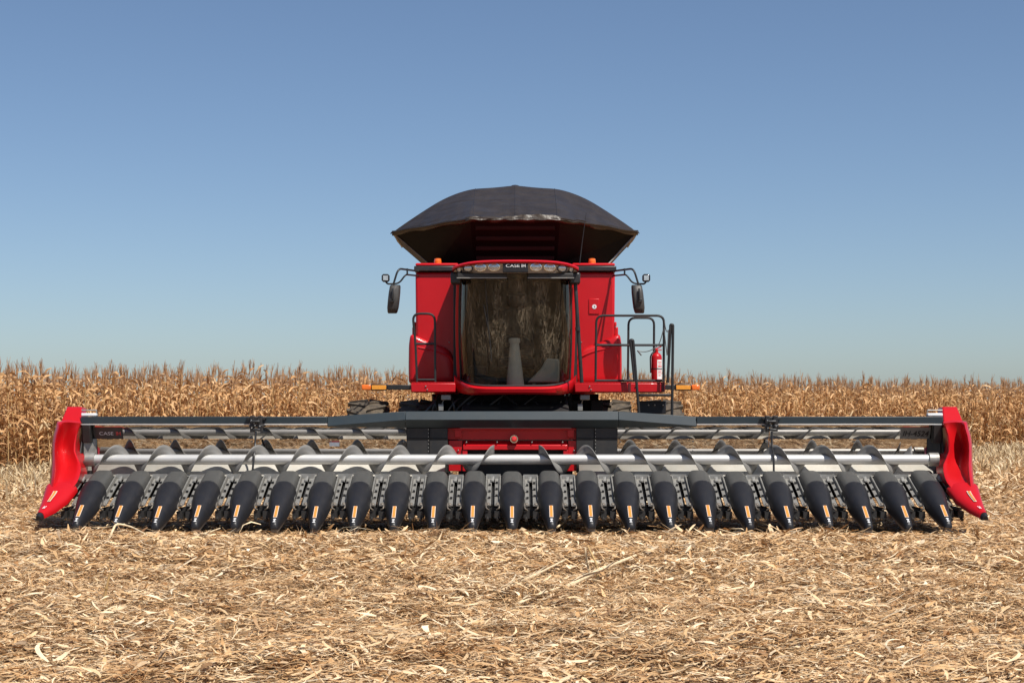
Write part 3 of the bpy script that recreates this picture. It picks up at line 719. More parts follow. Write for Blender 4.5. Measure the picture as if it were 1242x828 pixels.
for x_ in (-1.35, 1.35): wheel(x_, 28.4, .60, .45)

# ------------------------------------------------------------------ fire extinguisher standing on the deck
XO = 0.0
Ye = 22.5; xe = X(796.3, Ye); ze = Z(463.6, yd) + .012
E = empty('fire_extinguisher', (xe, Ye, ze), 'small red fire extinguisher with white label strapped inside the right deck railing', 'fire extinguisher')
MB().lathe([(.060,0),(.070,.012),(.072,.03),(.072,.33),(.066,.36),(.045,.385),(.026,.392),(.024,.41)], (xe, Ye, ze), (0,0,1), 28).build('cylinder', 'red_plastic', E, angle=50)
m = MB(); rows = []
for a in np.linspace(-.02, 1.02, 16):
    an = -math.pi/2 + .05 + a*1.15; rows.append([(xe+.0735*math.cos(an), Ye+.0735*math.sin(an), ze+z_) for z_ in (.035, .30)])
m.grid(rows); lab = m.build('paper_label', 'label_paper', E)
m = MB()
for k, (a0_, a1_, z_, h_) in enumerate(((.15,.8,.26,.012),(.2,.75,.235,.008),(.15,.5,.20,.02),(.55,.85,.20,.02),(.15,.85,.15,.008),(.15,.7,.13,.008),(.15,.85,.11,.008),(.2,.6,.08,.012))):
    an0, an1 = -math.pi/2+.05+a0_*1.15, -math.pi/2+.05+a1_*1.15
    m.grid([[(xe+.0745*math.cos(t), Ye+.0745*math.sin(t), ze+z_), (xe+.0745*math.cos(t), Ye+.0745*math.sin(t), ze+z_+h_)] for t in np.linspace(an0, an1, 6)])
m.build('print', 'red_lens', lab)
m = MB(); m.lathe([(.020,.40),(.022,.44),(.014,.45)], (xe, Ye, ze), (0,0,1), 14); m.tube([(xe-.02,Ye,ze+.445),(xe+.05,Ye,ze+.475),(xe+.09,Ye,ze+.51)], .008, 7); m.tube([(xe-.02,Ye,ze+.43),(xe+.07,Ye,ze+.435)], .007, 7); m.build('valve', 'red_plastic', E)
m = MB(); m.tube(fillet([(xe-.02,Ye-.01,ze+.43),(xe-.09,Ye-.04,ze+.36),(xe-.085,Ye-.05,ze+.12)], .06), .010, 8); m.build('hose', 'black_metal', E)
m = MB(); m.lathe([(.0745,.17),(.0745,.185)], (xe, Ye, ze), (0,0,1), 28); m.build('strap', 'black_metal', E)

# ------------------------------------------------------------------ corn header
H = empty('corn_header', (0, 19.8, 0), 'very wide corn header with row of black snouts and red end dividers', 'corn header')
def sh_obj(name, me, parent, loc=(0,0,0)):
    o = bpy.data.objects.new(name, me); COL.objects.link(o); o.parent = parent; o.location = loc; return o
# snout: cone + hood + decal, made once around x = 0
def arch(Y_, zt, zb2, hw, n=18, p=.85, lip=True, sk=None):
    o = []
    for k in range(n+1):
        a = math.pi*(1 - k/n); o.append((hw*math.copysign(abs(math.cos(a))**p, math.cos(a)), Y_, zb2 + (zt-zb2)*math.sin(a)**p))
    return o
cone = [(18.690,.075,.035,.030),(18.705,.105,.030,.044),(18.78,.152,.05,.058),(18.95,.252,.11,.084),(19.15,.365,.19,.124),(19.35,.470,.275,.150),(19.47,.528,.325,.158),(19.51,.542,.335,.157)]
m = MB(); rows = [arch(*c) for c in cone]; rows.append([(x_*.93, 19.512, .335+(z_-.335)*.90-.01) for x_, y_, z_ in rows[-1]]); m.solid(rows)
ME_CONE = m.mesh('snout', 'black_plastic', (0,19.8,0), 45)
hood = [(19.40,.465,.30,.120,.55),(19.60,.538,.36,.129,.5),(19.80,.600,.42,.132,.5),(19.96,.640,.46,.131,.5),(19.995,.645,.47,.123,.5),(20.01,.630,.47,.11,.5)]
m = MB(); m.solid([arch(a,b,c,d,18,p) for a,b,c,d,p in hood]); ME_HOOD = m.mesh('snout_hood', 'hood_plastic', (0,19.8,0), 45)
def ridge(Y_):
    for a, b in zip(cone, cone[1:]):
        if a[0] <= Y_ <= b[0]:
            t = (Y_-a[0])/(b[0]-a[0]); return a[1]+(b[1]-a[1])*t
def patch(y0, y1, w, lift=.004, x0=0):
    return [[(x0-w, y, ridge(y)+lift-.002), (x0, y, ridge(y)+lift), (x0+w, y, ridge(y)+lift-.002)] for y in np.linspace(y0, y1, 5)]
m = MB(); m.grid(patch(18.790, 18.995, .0215)); ME_STRIPE_B = m.mesh('reflector_strip', 'stripe_pale', (0,19.8,0))
m = MB(); m.grid(patch(18.796, 18.989, .0155, .007)); ME_STRIPE = m.mesh('strip_face', 'stripe_orange', (0,19.8,0))
m = MB()
for yy, ww in ((18.712,.014),(18.733,.009),(18.752,.015)):
    m.grid(patch(yy, yy+.012, ww, .005))
ME_DEC = m.mesh('decal', 'letter_white', (0,19.8,0))
# points underneath: dirty inner lip
m = MB(); m.solid([[(x_*.86, y_+.02, z_-.035) for x_, y_, z_ in arch(*c)] for c in cone[1:7]]); ME_LIP = m.mesh('snout_liner', 'dirty_steel', (0,19.8,0), 45)
m = MB(); m.tube([(0,19.3,.16),(0,19.75,.30)], .03, 8); m.box(-.05,.05,19.5,20.0,.24,.34); ME_SUP = m.mesh('snout_support', 'black_frame', (0,19.8,0))
for k in range(-11, 12):
    x_ = .45*k; jz = random.uniform(-.008, .008)
    h = sh_obj('snout', ME_CONE, H, (x_, random.uniform(-.01,.01), jz))
    sh_obj('snout_hood', ME_HOOD, h); sh_obj('snout_liner', ME_LIP, h); sh_obj('reflector_strip', ME_STRIPE_B, h); sh_obj('strip_face', ME_STRIPE, h); sh_obj('decal', ME_DEC, h)
    sh_obj('snout_support', ME_SUP, h)
# row units: two deck plates, chains and knives between neighbouring snouts
def dp(x, y): return .29 + (y-19.3)*.36
m = MB()
for s in (-1, 1):
    xa, xb = sorted((s*.020, s*.070))
    m.hexa([(xa,19.30,.26),(xb,19.30,.26),(xb,20.02,.53),(xa,20.02,.53),(xa,19.30,.275),(xb,19.30,.275),(xb,20.02,.545),(xa,20.02,.545)])
    xa, xb = sorted((s*.074, s*.090))
    m.hexa([(xa,19.36,.29),(xb,19.36,.29),(xb,20.02,.54),(xa,20.02,.54),(xa,19.36,.345),(xb,19.36,.345),(xb,20.02,.585),(xa,20.02,.585)])
ME_DECK = m.mesh('deck_plate', 'galvanised', (0,19.8,0))
m = MB()
for s in (-1, 1):
    for q in range(3):
        y_ = 19.46 + q*.18 + (.06 if s > 0 else 0); z_ = .288 + (y_-19.36)*.375
        m.box(s*.038 - .014 + s*.004, s*.038 + .014 + s*.004, y_-.014, y_+.014, z_+.012, z_+.035)
m.solid([[(-.016,y_,z_),(.016,y_,z_),(.016,y_,z_-.05),(-.016,y_,z_-.05)] for y_, z_ in ((19.45,.27),(20.0,.46))])
ME_CHAIN = m.mesh('gathering_chain', 'black_metal', (0,19.8,0))
m = MB()
for s in (-1, 1):
    m.lathe([(.020,0),(.024,.01),(.024,.03),(.015,.04)], (s*.055, 19.33, .255), (0,-.4,1), 12)
    m.tube(fillet([(s*.045,19.24,.215),(s*.075,19.22,.235),(s*.088,19.36,.31)], .04), .010, 8)
ME_SPROCKET = m.mesh('idler', 'dirty_steel', (0,19.8,0))
m = MB(); m.box(-.10,.10,19.40,20.2,.14,.23); m.box(-.09,-.02,19.25,19.5,.12,.20); m.box(.02,.09,19.22,19.5,.12,.20)
for s in (-1,1): m.tube([(s*.06,19.18,.10),(s*.07,19.45,.18)], .018, 7)
ME_GEAR = m.mesh('gearbox', 'black_frame', (0,19.8,0))
m = MB()
for (a,b,c,d) in ((-.025,19.90,.01,19.97),): m.hexa([(a,b,.52),(c,b,.51),(c,d,.55),(a,d,.56),(a,b,.535),(c,b,.53),(c,d,.58),(a,d,.575)])
ME_CLIP = m.mesh('bracket', 'galvanised', (0,19.8,0))
m = MB(); m.box(-.088, .088, 20.025, 20.06, .535, .60); ME_CROSS = m.mesh('cross_plate', 'galvanised', (0,19.8,0))
for k in range(24):
    x_ = .45*(k-11.5)
    g = sh_obj('row_unit', ME_GEAR, H, (x_, 0, random.uniform(-.004,.004)))
    for nm, me in (('deck_plate',ME_DECK),('gathering_chain',ME_CHAIN),('idler',ME_SPROCKET),('bracket',ME_CLIP),('cross_plate',ME_CROSS)): sh_obj(nm, me, g)

XE = 5.31
# trough and back sheets
m = MB(); pts = [(20.03,.575),(20.08,.570),(20.18,.575),(20.30,.60),(20.42,.655),(20.52,.735),(20.55,.78)]
def sheet(x0, x1, pp): return [[(x, y_, z_) for x in (x0, x1)] for y_, z_ in pp]
m.grid(sheet(-XE, -.83, pts)); m.grid(sheet(.83, XE, pts)); m.build('trough', 'pale_sheet', H, angle=60, thick=.004)
m = MB(); m.grid(sheet(-.83, .83, [(20.03,.575),(20.10,.57),(20.3,.575),(20.7,.56)])); m.build('feeder_floor', 'black_frame', H, thick=.004)
zm, zt_ = Z(532.5, 20.55), Z(515, 20.5)
UP = [(20.552, zm+.004)]; hh = (zt_-zm-.004)/12
for k in range(12):     # leans forward, less so towards its top
    t_ = k/11; tl = 24.5 - 4.5*t_ if t_ < .7 else 21.35 - (t_-.7)/.3*9
    UP.append((UP[-1][0] - hh*math.tan(R(tl)), UP[-1][1] + hh))
for s in (-1, 1):
    xs = [s*1.31, s*3.2, s*XE]
    for a, b in zip(xs, xs[1:]):
        a2, b2 = a+s*.004, b-s*.004
        MB().grid(sheet(a2, b2, [(20.572,.775),(20.572-(zm-.775)*math.tan(R(4)),zm)])).build('back_sheet', 'mirror_sheet', H)
        MB().grid(sheet(a2, b2, UP)).build('upper_sheet', 'mirror_sheet', H, angle=60)
    bolts([(a+(b-a)*t, 20.562-(z_-.775)*math.tan(R(4)), z_) for a, b in zip(xs, xs[1:]) for t in (.02, .5, .98) for z_ in (zm-.03, .87)], H, .0095, 'rivet')
# black plates each side of the feeder opening
for s in (-1, 1):
    m = MB(); m.box(s*.80, s*1.306, 20.50, 20.57, .60, Z(518.5,20.5)); p = m.build('opening_plate', 'black_frame', H, bevel=.006)
    m = MB()
    m.box(s*1.02, s*1.028, 20.488, 20.4985, .80, Z(519,20.5))
    m.box(s*.805, s*1.30, 20.490, 20.4985, Z(532,20.5), Z(531.2,20.5)); m.build('plate_seam', 'chassis', p)
    m = MB()
    for q in range(7): m.box(s*1.034, s*1.042, 20.490, 20.4985, .86+q*.045, .875+q*.045)
    m.build('scale_marks', 'galvanised', p)
m = MB(); m.box(-.77,.77,20.56,20.62,.40,.52); m.build('lower_beam', 'red_paint', H, bevel=.01)
MB().box(-5.3, 5.3, 20.30, 20.58, .30, .56).build('main_beam', 'black_frame', H, bevel=.01)
MB().box(-5.3, 5.3, 20.60, 20.72, .56, 1.10).build('rear_frame', 'black_frame', H, bevel=.01) if False else None
for s in (-1,1):
    m = MB()
    m.box(s*1.31, s*5.2, 20.62, 20.72, .66, .76)
    for q in range(6): m.box(s*(1.4+.72*q), s*(1.46+.72*q), 20.60, 20.68, .56, zt_)
    m.build('rear_frame', 'black_frame', H, bevel=.006)
# top beam: outer lengths, tapered shoulders, raised middle with a chamfered upper face
yb0 = 20.40
for s in (-1, 1):
    m = MB(); m.box(s*2.285, s*5.33, yb0, yb0+.16, Z(515,yb0)+.014, Z(505,yb0)); tb_ = m.build('top_beam', 'slate', H, bevel=.006)
    m = MB(); m.box(s*2.285, s*5.33, yb0-.010, yb0+.12, Z(515.2,yb0), Z(515,yb0)+.012); m.build('lip', 'auger_steel', tb_, bevel=.002)
def bsec(x, zt0, zc0, zb0, yo):
    return [(x, yb0+.20, zt0), (x, yb0+.03-yo*.6, zt0), (x, yb0-yo, zc0), (x, yb0+.02+yo*2, zb0), (x, yb0+.20, zb0)]
A = dict(zt0=Z(498.6,yb0), zc0=Z(509,yb0), zb0=Z(518.4,yb0+.07), yo=.03)
A2 = dict(zt0=Z(505.2,yb0), zc0=Z(516.5,yb0), zb0=Z(517.4,yb0), yo=.0)
m = MB(); m.solid([bsec(x, **A) for x in (-1.315, 1.315)]); m.build('centre_beam', 'slate', H, bevel=.004)
for s in (-1, 1):
    m = MB(); m.solid([bsec(s*1.318, **A), bsec(s*2.283, **A2)]); m.build('shoulder_beam', 'slate', H, bevel=.004)
# auger: two lengths with opposite flighting, one tube
ya_, za_ = 20.2, Z(557, 20.2)
m = MB(); m.tube([(x, ya_, za_) for x in np.linspace(-5.22, 5.22, 21)], .062, 28); au = m.build('auger', 'auger_steel', H)
def flight(s, start, turns, pitch=.578, r0=.061, r1=.180):
    m = MB(); rows = []; n = int(turns*28)
    for k in range(n+1):
        th = 2*math.pi*k/28; x = s*(start + pitch*k/28)
        sn, cs = -math.sin(th), math.cos(th)    # top towards the camera as the flight runs outwards
        rows.append([(x, ya_+sn*r, za_+cs*r) for r in (r0, .10, .14, r1)])
    m.grid(rows); return m.build('flight', 'flight_steel', au, angle=70, thick=.006)
flight(-1, .22, 8.55); flight(1, .33, 7.95)
for s in (-1,1): MB().tube([(s*5.10, ya_, za_), (s*5.215, ya_, za_)], .085, 20).build('auger_bearing', 'galvanised', H)
# end plates
for s in (-1, 1):
    m = MB(); m.prism([(s*5.315,19.5,.30),(s*5.315,20.75,.30),(s*5.315,20.75,1.26),(s*5.315,20.45,1.26),(s*5.315,20.42,1.0),(s*5.315,20.25,.7),(s*5.315,19.7,.40)], (s*.02,0,0))
    m.prism([(s*5.31,20.40,zm-.04),(s*5.31,20.55,zm-.04),(s*5.31,20.47,zt_),(s*5.31,20.36,zt_)], (s*-.10,0,0))
    m.build('end_plate', 'black_frame', H, bevel=.006)
    m = MB(); m.prism([(s*5.30,20.42,.78),(s*5.30,20.545,.78),(s*5.17,20.545,.78)], (0,0,.24)); m.build('deflector', 'galvanised' if s < 0 else 'black_frame', H)
    m = MB(); m.box(s*5.15, s*5.34, 20.44, 20.52, Z(504.8,20.45)+.002, Z(501.3,20.45)+.004); ml = m.build('marker_lamp', 'white_paint', H, bevel=.01)
    MB().tube(fillet([(s*5.155,20.47,Z(503,20.45)),(s*5.155,20.47,Z(497.3,20.45)),(s*5.34,20.47,Z(497.3,20.45))], .01), .009, 8).build('rod', 'galvanised', ml)
# fold clamps with hose
for s, px in ((-1, 311), (1, 935.5)):
    Yc = 20.33; c = X(px, Yc)
    m = MB()
    m.prism([(c-.13,Yc,Z(505.6,Yc)),(c+.13,Yc,Z(505.6,Yc)),(c+.10,Yc,Z(509,Yc)),(c-.10,Yc,Z(509,Yc))], (0,.06,0))
    m.box(c-.075, c-.025, Yc-.02, Yc+.06, Z(524,Yc), Z(507,Yc)+.03); m.box(c+.02, c+.075, Yc-.03, Yc+.06, Z(523,Yc), Z(507,Yc)+.03)
    m.box(c-.085, c+.085, Yc-.035, Yc+.03, Z(518,Yc), Z(515,Yc)); m.tube([(c-.05,Yc-.05,Z(511,Yc)),(c+.05,Yc-.05,Z(511,Yc))], .02, 8); m.tube([(c-.03,Yc-.05,Z(521,Yc)),(c+.055,Yc-.05,Z(521,Yc))], .017, 8)
    cl = m.build('fold_clamp', 'black_metal', H, bevel=.005)
    bolts([(c+a, Yc-.038, Z(b,Yc)) for a, b in ((-.055,510),(-.02,513),(.03,510.5),(.05,517),(-.05,519),(-.01,516))], cl, .010)
    m = MB(); m.tube(fillet([(c,Yc-.04,Z(523,Yc)),(c-.005,Yc-.06,Z(540,Yc)),(c-.008*s,20.11,Z(551,20.1)),(c-.01,20.08,Z(574,20.1))], .06), .013, 8); m.build('hose', 'black_metal', cl)
# safety label and model lettering
m = MB(); m.box(X(399.5,20.53), X(411.5,20.53), 20.540, 20.5475, Z(541,20.53), Z(536.2,20.53)); sl = m.build('safety_label', 'label_paper', H)
MB().box(X(399.5,20.53), X(411.5,20.53), 20.5395, 20.5475, Z(536,20.53), Z(534.6,20.53)).build('label_band', 'red_lens', sl)
mat('film_grey', (0.15, 0.148, 0.142), 0.42, var=0.15, scale=8, dust=0.06)
mat('film_dark', (0.050, 0.049, 0.048), 0.42, var=0.15, scale=8, dust=0.06)
def up_y(z): return float(np.interp(z, [p[1] for p in UP], [p[0] for p in UP]))
for xa, xb, mm_ in ((4.83, 5.20, 'film_grey'), (-5.20, -4.84, 'film_dark')):     # the stretch of back sheet that carries the lettering
    MB().grid(sheet(xa, xb, [(y_-.003, z_) for y_, z_ in UP[:11]])).build('name_plate', mm_, H, angle=60)
zl = (zm + UP[10][1])/2; yl = up_y(zl) - .0065
text('lettering', 'IH-4524', .100, 'letter_black', H, (5.015, yl, zl-.008), rot=(112.5,0,0), ext=.001, shear=.2, bold=.002, sx=.98)
text('lettering', 'CASE', .062, 'letter_white', H, (-5.045, yl, zl-.005), rot=(112.5,0,0), ext=.001, sx=1.25)
text('lettering', 'IH', .066, 'red_lens', H, (-4.895, yl, zl-.005), rot=(112.5,0,0), ext=.001, bold=.002)

# red end dividers
def divider(s):
    q = (lambda px, Y_: X(px, Y_)*(-s))     # measured on the left one, mirrored for the right
    def nose_sec(Y_, xl, xr, pt, pb, sk=.75):
        x0, x1 = q(xl,Y_), q(xr,Y_); zt0, zb0 = Z(pt,Y_), Z(pb,Y_); o = []; n = 16
        for k in range(n+1):
            a = math.pi*(1-k/n); c = math.cos(a); t = .5 + .5*math.copysign(abs(c)**.8, c); t = t**1.25
            o.append((x0+(x1-x0)*t, Y_ + .02*abs(c), zb0+(zt0-zb0)*math.sin(a)**sk))
        return o
    ns = [(18.76,44.2,53.5,620.5,628.5),(18.95,47.0,67,612.5,622),(19.2,50.8,82,600,611),(19.42,54.2,92.5,587,598),(19.47,54.9,94,584.8,596)]
    m = MB(); m.solid([nose_sec(*a) for a in ns]); dv = m.build('end_divider', 'red_plastic', H, angle=45)
    tip = [(18.70,43.6,50.2,625.5,630.8),(18.708,43.0,50.8,624.8,631),(18.764,44.0,53.3,621.0,628.8)]
    m = MB(); m.solid([nose_sec(*a) for a in tip]); m.build('divider_tip', 'black_plastic', dv)
    # body: rows from the nose up to the top, each with outer skirt, ridge, hollow and inner edge
    body = [(592,60,88,19.40,.25),(585,60,93.5,19.46,.45),(578,60.5,96.5,19.55,.8),(570,61,98.3,19.65,1),(563,61.5,98,19.74,1.15),(555,61.8,94.5,19.84,1.25),(547,62,91.5,19.93,1.3),(538,62.3,91.8,20.02,1.3),(528,64,93.5,20.10,1.3),(520,66.5,96,20.17,1.2),(515.5,67.5,97.5,20.20,.9),(513,68.3,98,20.21,.4),(512,68.8,98,20.25,.12),(511,69.5,98,20.36,.05)]
    rows = []
    FL = np.array(((511,.0),(512,.01),(513,.02),(515.5,.045),(520,.09),(528,.18),(538,.27),(547,.33),(555,.34),(563,.30),(570,.23),(578,.14),(585,.07),(592,.02)))
    for py, xl, xr, Y_, d in body:
        x0, x1, z_ = q(xl,Y_), q(xr,Y_), Z(py,Y_); o = [(x0+(x1-x0)*.06, Y_+.55, z_), (x0, Y_+.16, z_)]
        fl = float(np.interp(py, FL[:,0], FL[:,1])); d = min(d, 1)
        for t, rd, fd in ((.03,.03,0),(.09,-.09,0),(.16,-.13,0),(.215,-.08,.02),(.28,0,.50),(.36,0,.82),(.48,0,1.0),(.60,0,.95),(.72,0,.80),(.84,0,.62),(.94,0,.46),(1.0,.02,.44)):
            ya2 = Y_+rd*d+fd*fl; o.append((q(xl+(xr-xl)*t, ya2), ya2, Z(py, ya2) + .02*(1-abs(2*t-1))*(1-d)))
        o += [(q(xr, Y_+.10+fl*.5), Y_+.10+fl*.5, o[-1][2]), (x0+(x1-x0)*.80, Y_+.62, z_)]
        rows.append(o)
    m = MB(); m.solid(rows); bo = m.build('divider_body', 'red_plastic', dv, angle=55)
    m = MB(); cp = [(512.3,73.5,97.5,20.42),(504,77,98.2,20.55),(496,80.3,99,20.68),(493,81.5,99.3,20.74)]
    m.solid([[(q(xl,Y_),Y_+.0,Z(py,Y_)),(q(xr,Y_),Y_,Z(py,Y_)),(q(xr,Y_),Y_+.25,Z(py,Y_)-.02),(q(xl,Y_),Y_+.25,Z(py,Y_)-.02)] for py,xl,xr,Y_ in cp]); m.build('divider_top', 'red_plastic', dv, bevel=.012)
    # reflector strip and emblem along the ridge
    def on(Y_, t, up=.006):
        for a, b in zip(ns, ns[1:]):
            if a[0] <= Y_ <= b[0]:
                f = (Y_-a[0])/(b[0]-a[0]); xl, xr, pt, pb = [a[i]+(b[i]-a[i])*f for i in range(1,5)]
                c = 2*t-1; sn = math.sqrt(max(0, 1-min(1,abs(c)**1.25)**2))**.75
                return (q(xl+(xr-xl)*t,Y_), Y_-up*.7, Z(pb,Y_)+(Z(pt,Y_)-Z(pb,Y_))*sn+up)
    m = MB(); m.grid([[on(Y_, .40-.0*(Y_-18.9), .008), on(Y_, .55, .008)] for Y_ in np.linspace(19.03, 19.27, 6)]); rs = m.build('reflector_strip', 'stripe_pale', dv)
    m = MB(); m.grid([[on(Y_, .435, .013), on(Y_, .515, .013)] for Y_ in np.linspace(19.04, 19.26, 6)]); m.build('strip_face', 'stripe_orange', rs)
    m = MB()
    for yy, ta, tb2 in ((18.84,.45,.52),(18.84,.56,.63),(18.862,.45,.63),(18.89,.45,.50),(18.89,.56,.63)): m.grid([[on(yy, ta, .01), on(yy, tb2, .01)], [on(yy+.016, ta, .01), on(yy+.016, tb2, .01)]])
    m.build('decal', 'letter_white', dv)
both(divider)

# ------------------------------------------------------------------ straw litter
def strips(n, x, y, z, yaw, pitch, length, width, nseg, curl, twist):
    """n flat shreds: (n,) arrays -> vertices and quads"""
    t = np.linspace(0, 1, nseg+1)[None, :]
    ang = pitch[:, None] + curl[:, None]*(t-.5)
    ds = (length/nseg)[:, None]
    cx = np.cumsum(np.concatenate([np.zeros((n,1)), np.cos((ang[:,1:]+ang[:,:-1])/2)*ds], 1), 1); cx -= cx.mean(1, keepdims=True)
    cz = np.cumsum(np.concatenate([np.zeros((n,1)), np.sin((ang[:,1:]+ang[:,:-1])/2)*ds], 1), 1); cz -= cz.min(1, keepdims=True)
    bend = (rng.normal(0, .12, n)*length)[:, None]*(t-.5)**2*4
    wv = width[:, None]*(.10+.90*np.sin(np.pi*(.06+.88*t))**.8)/2
    tw = twist[:, None]*(t-.3)
    ca, sa = np.cos(yaw)[:, None], np.sin(yaw)[:, None]
    V = np.empty((n, nseg+1, 2, 3), np.float32)
    for k, sg in ((0, -1), (1, 1)):
        ly = bend + sg*wv*np.cos(tw); lz = cz + sg*wv*np.sin(tw)
        V[:, :, k, 0] = x[:, None] + cx*ca - ly*sa; V[:, :, k, 1] = y[:, None] + cx*sa + ly*ca; V[:, :, k, 2] = z[:, None] + lz
    base = np.arange(n)[:, None]*(nseg+1)*2 + np.arange(nseg)[None, :]*2
    F = np.stack([base, base+1, base+3, base+2], -1).reshape(-1, 4)
    return V.reshape(-1, 3), F
def scatter(n, y0, y1, margin=1.2):
    """points in the strip the lens covers between y0 and y1, even per square metre"""
    u = rng.random(n); s0, s1 = .335*y0+margin, .335*y1+margin
    # sample y with density proportional to width
    a = (s1-s0)/(y1-y0)
    yy = y0 + (np.sqrt(s0*s0 + u*(s1*s1-s0*s0)) - s0)/a if abs(a) > 1e-9 else y0+u*(y1-y0)
    xx = rng.uniform(-1, 1, n)*(.335*yy+margin)
    return xx, yy
VV, FF, off = [], [], 0
def put(V, F):
    global off
    VV.append(V); FF.append(F + off); off += len(V)
def layer(n, y0, y1, ln, wd, zr_, pit, curl, tw, seg, upright=0):
    x, y_ = scatter(n, y0, y1)
    cl = np.clip((y_-18.25)/.35, 0, 1)*np.clip((21.2-y_)/.4, 0, 1)*(np.abs(x) < 5.45)      # swept thin under the header
    ok = rng.random(n) > cl*.55; x, y_, cl = x[ok], y_[ok], cl[ok]; n = len(x)
    clump = np.clip(.5 + .5*np.sin(x*2.1+1.3*np.sin(y_*1.7))*np.sin(y_*2.6+np.sin(x*1.9)), 0, 1)
    z = relief(x, y_) - .02 + rng.random(n)**1.6*zr_*(.45+clump)*(1-.75*cl); pit = pit*(1-.6*cl)
    yaw = rng.normal(.15, .75, n) + np.where(rng.random(n) < .3, rng.uniform(0, 6.28, n), 0)
    put(*strips(n, x, y_, z, yaw, rng.normal(0, 1, n)*pit, ln[0]+(ln[1]-ln[0])*rng.random(n)**2.2, wd[0]+(wd[1]-wd[0])*rng.random(n)**2, seg, rng.normal(0, curl, n), rng.normal(0, tw, n)))
# near zone: a carpet of chips, flat flakes of husk and leaf over it, some loose straws
layer(90000, 7.2, 14, (.02,.10), (.006,.022), .040, .22, .5, .8, 2)
layer(38000, 7.2, 14, (.05,.22), (.010,.032), .055, .11, .6, .6, 4)
layer(4500, 7.2, 14, (.08,.30), (.018,.046), .055, .10, .8, .7, 5)
layer(20000, 7.2, 14, (.08,.36), (.003,.008), .06, .13, .35, .6, 3)
layer(40000, 7.2, 14, (.02,.08), (.003,.009), .065, .30, .6, 1.0, 1)
# middle zone up to and under the header
layer(80000, 14, 24, (.03,.12), (.008,.026), .045, .22, .5, .8, 2)
layer(44000, 14, 24, (.07,.26), (.012,.036), .065, .13, .6, .7, 4)
layer(9000, 14, 24, (.12,.36), (.025,.060), .075, .15, .9, .8, 3)
layer(18000, 14, 24, (.12,.42), (.004,.010), .07, .16, .35, .6, 2)
layer(40000, 14, 24, (.03,.10), (.004,.012), .075, .32, .6, 1.0, 1)
# far zone to the standing corn
layer(60000, 24, 56, (.10,.45), (.02,.06), .10, .35, .9, 1.2, 2)
# upright wisps
layer(2500, 8, 20, (.05,.18), (.004,.012), .02, .9, .7, .8, 3)
tag(npobj('straw_litter', npmesh('straw_litter', np.concatenate(VV), np.concatenate(FF), 'litter')), 'chopped pale straw and dry leaf litter covering the harvested field', 'straw', kind='stuff')

# torn husks lying together in loose clumps
VV, FF, off = [], [], 0
for y0, y1, nc, sp in ((7.6, 12, 46, .13), (12, 18.2, 80, .15)):
    cx_, cy_ = scatter(nc, y0, y1, .3)
    k = rng.integers(5, 16, nc); x = np.repeat(cx_, k); y_ = np.repeat(cy_, k); n = len(x)
    x = x + rng.normal(0, sp*1.5, n); y_ = y_ + rng.normal(0, sp, n)
    put(*strips(n, x, y_, relief(x, y_) + rng.uniform(0, .055, n), rng.normal(.2, .8, n), rng.normal(0, .22, n), rng.uniform(.06, .22, n), rng.uniform(.008, .032, n), 5, rng.normal(0, .8, n), rng.normal(0, .9, n)))
tag(npobj('husk_litter', npmesh('husk_litter', np.concatenate(VV), np.concatenate(FF), 'husks')), 'torn pale corn husks lying in loose clumps on the straw', 'husks', kind='stuff')

# ------------------------------------------------------------------ the edge of the standing corn: a line from near left to far right
EA = np.array((-10.5, 35.0)); EU = np.array((.808, .589)); EN = np.array((-.589, .808))
def leaf(r, z0, az, length, width, e0, e1, seg=6):
    """one dry leaf: rises from the stalk and droops"""
    pts = []; p = np.array((0., 0., z0)); d = length/seg
    kink = r.integers(1, seg)
    for k in range(seg+1):
        t = k/seg; e = e0 + (e1-e0)*(t**.8) + r.normal(0, .16); a2 = az + r.normal(0, .18)
        if k > kink: e -= .45
        pts.append((p.copy(), a2, t)); p = p + d*np.array((math.cos(e)*math.cos(a2), math.cos(e)*math.sin(a2), math.sin(e)))
    tw = r.normal(0, 1.3); V = []
    for q, a2, t in pts:
        w_ = width*(.35+.65*math.sin(math.pi*min(1, .18+.75*t)))/2*(1 if t < .9 else .5)
        ro = tw*t + r.normal(0, .25); sd = np.array((-math.sin(a2)*math.cos(ro), math.cos(a2)*math.cos(ro), math.sin(ro)))
        V += [q - sd*w_, q + sd*w_]
    F = [(2*k, 2*k+1, 2*k+3, 2*k+2) for k in range(seg)]
    return V, F
def nv(parts):
    V, F, o = [], [], 0
    for v, f in parts:
        V += list(v); F += [tuple(i+o for i in q) for q in f]; o += len(v)
    return np.array(V, np.float32), np.array(F, np.int32)
def prismtube(p0, p1, r0, r1, n=4):
    p0, p1 = np.array(p0, float), np.array(p1, float); d = p1-p0; d /= np.linalg.norm(d)
    a = np.array((1.,0,0)) if abs(d[0]) < .8 else np.array((0,1.,0)); u = np.cross(d, a); u /= np.linalg.norm(u); w_ = np.cross(d, u)
    V = [p + (u*math.cos(2*math.pi*k/n)+w_*math.sin(2*math.pi*k/n))*r for p, r in ((p0,r0),(p1,r1)) for k in range(n)]
    return V, [(k, (k+1) % n, n+(k+1) % n, n+k) for k in range(n)]
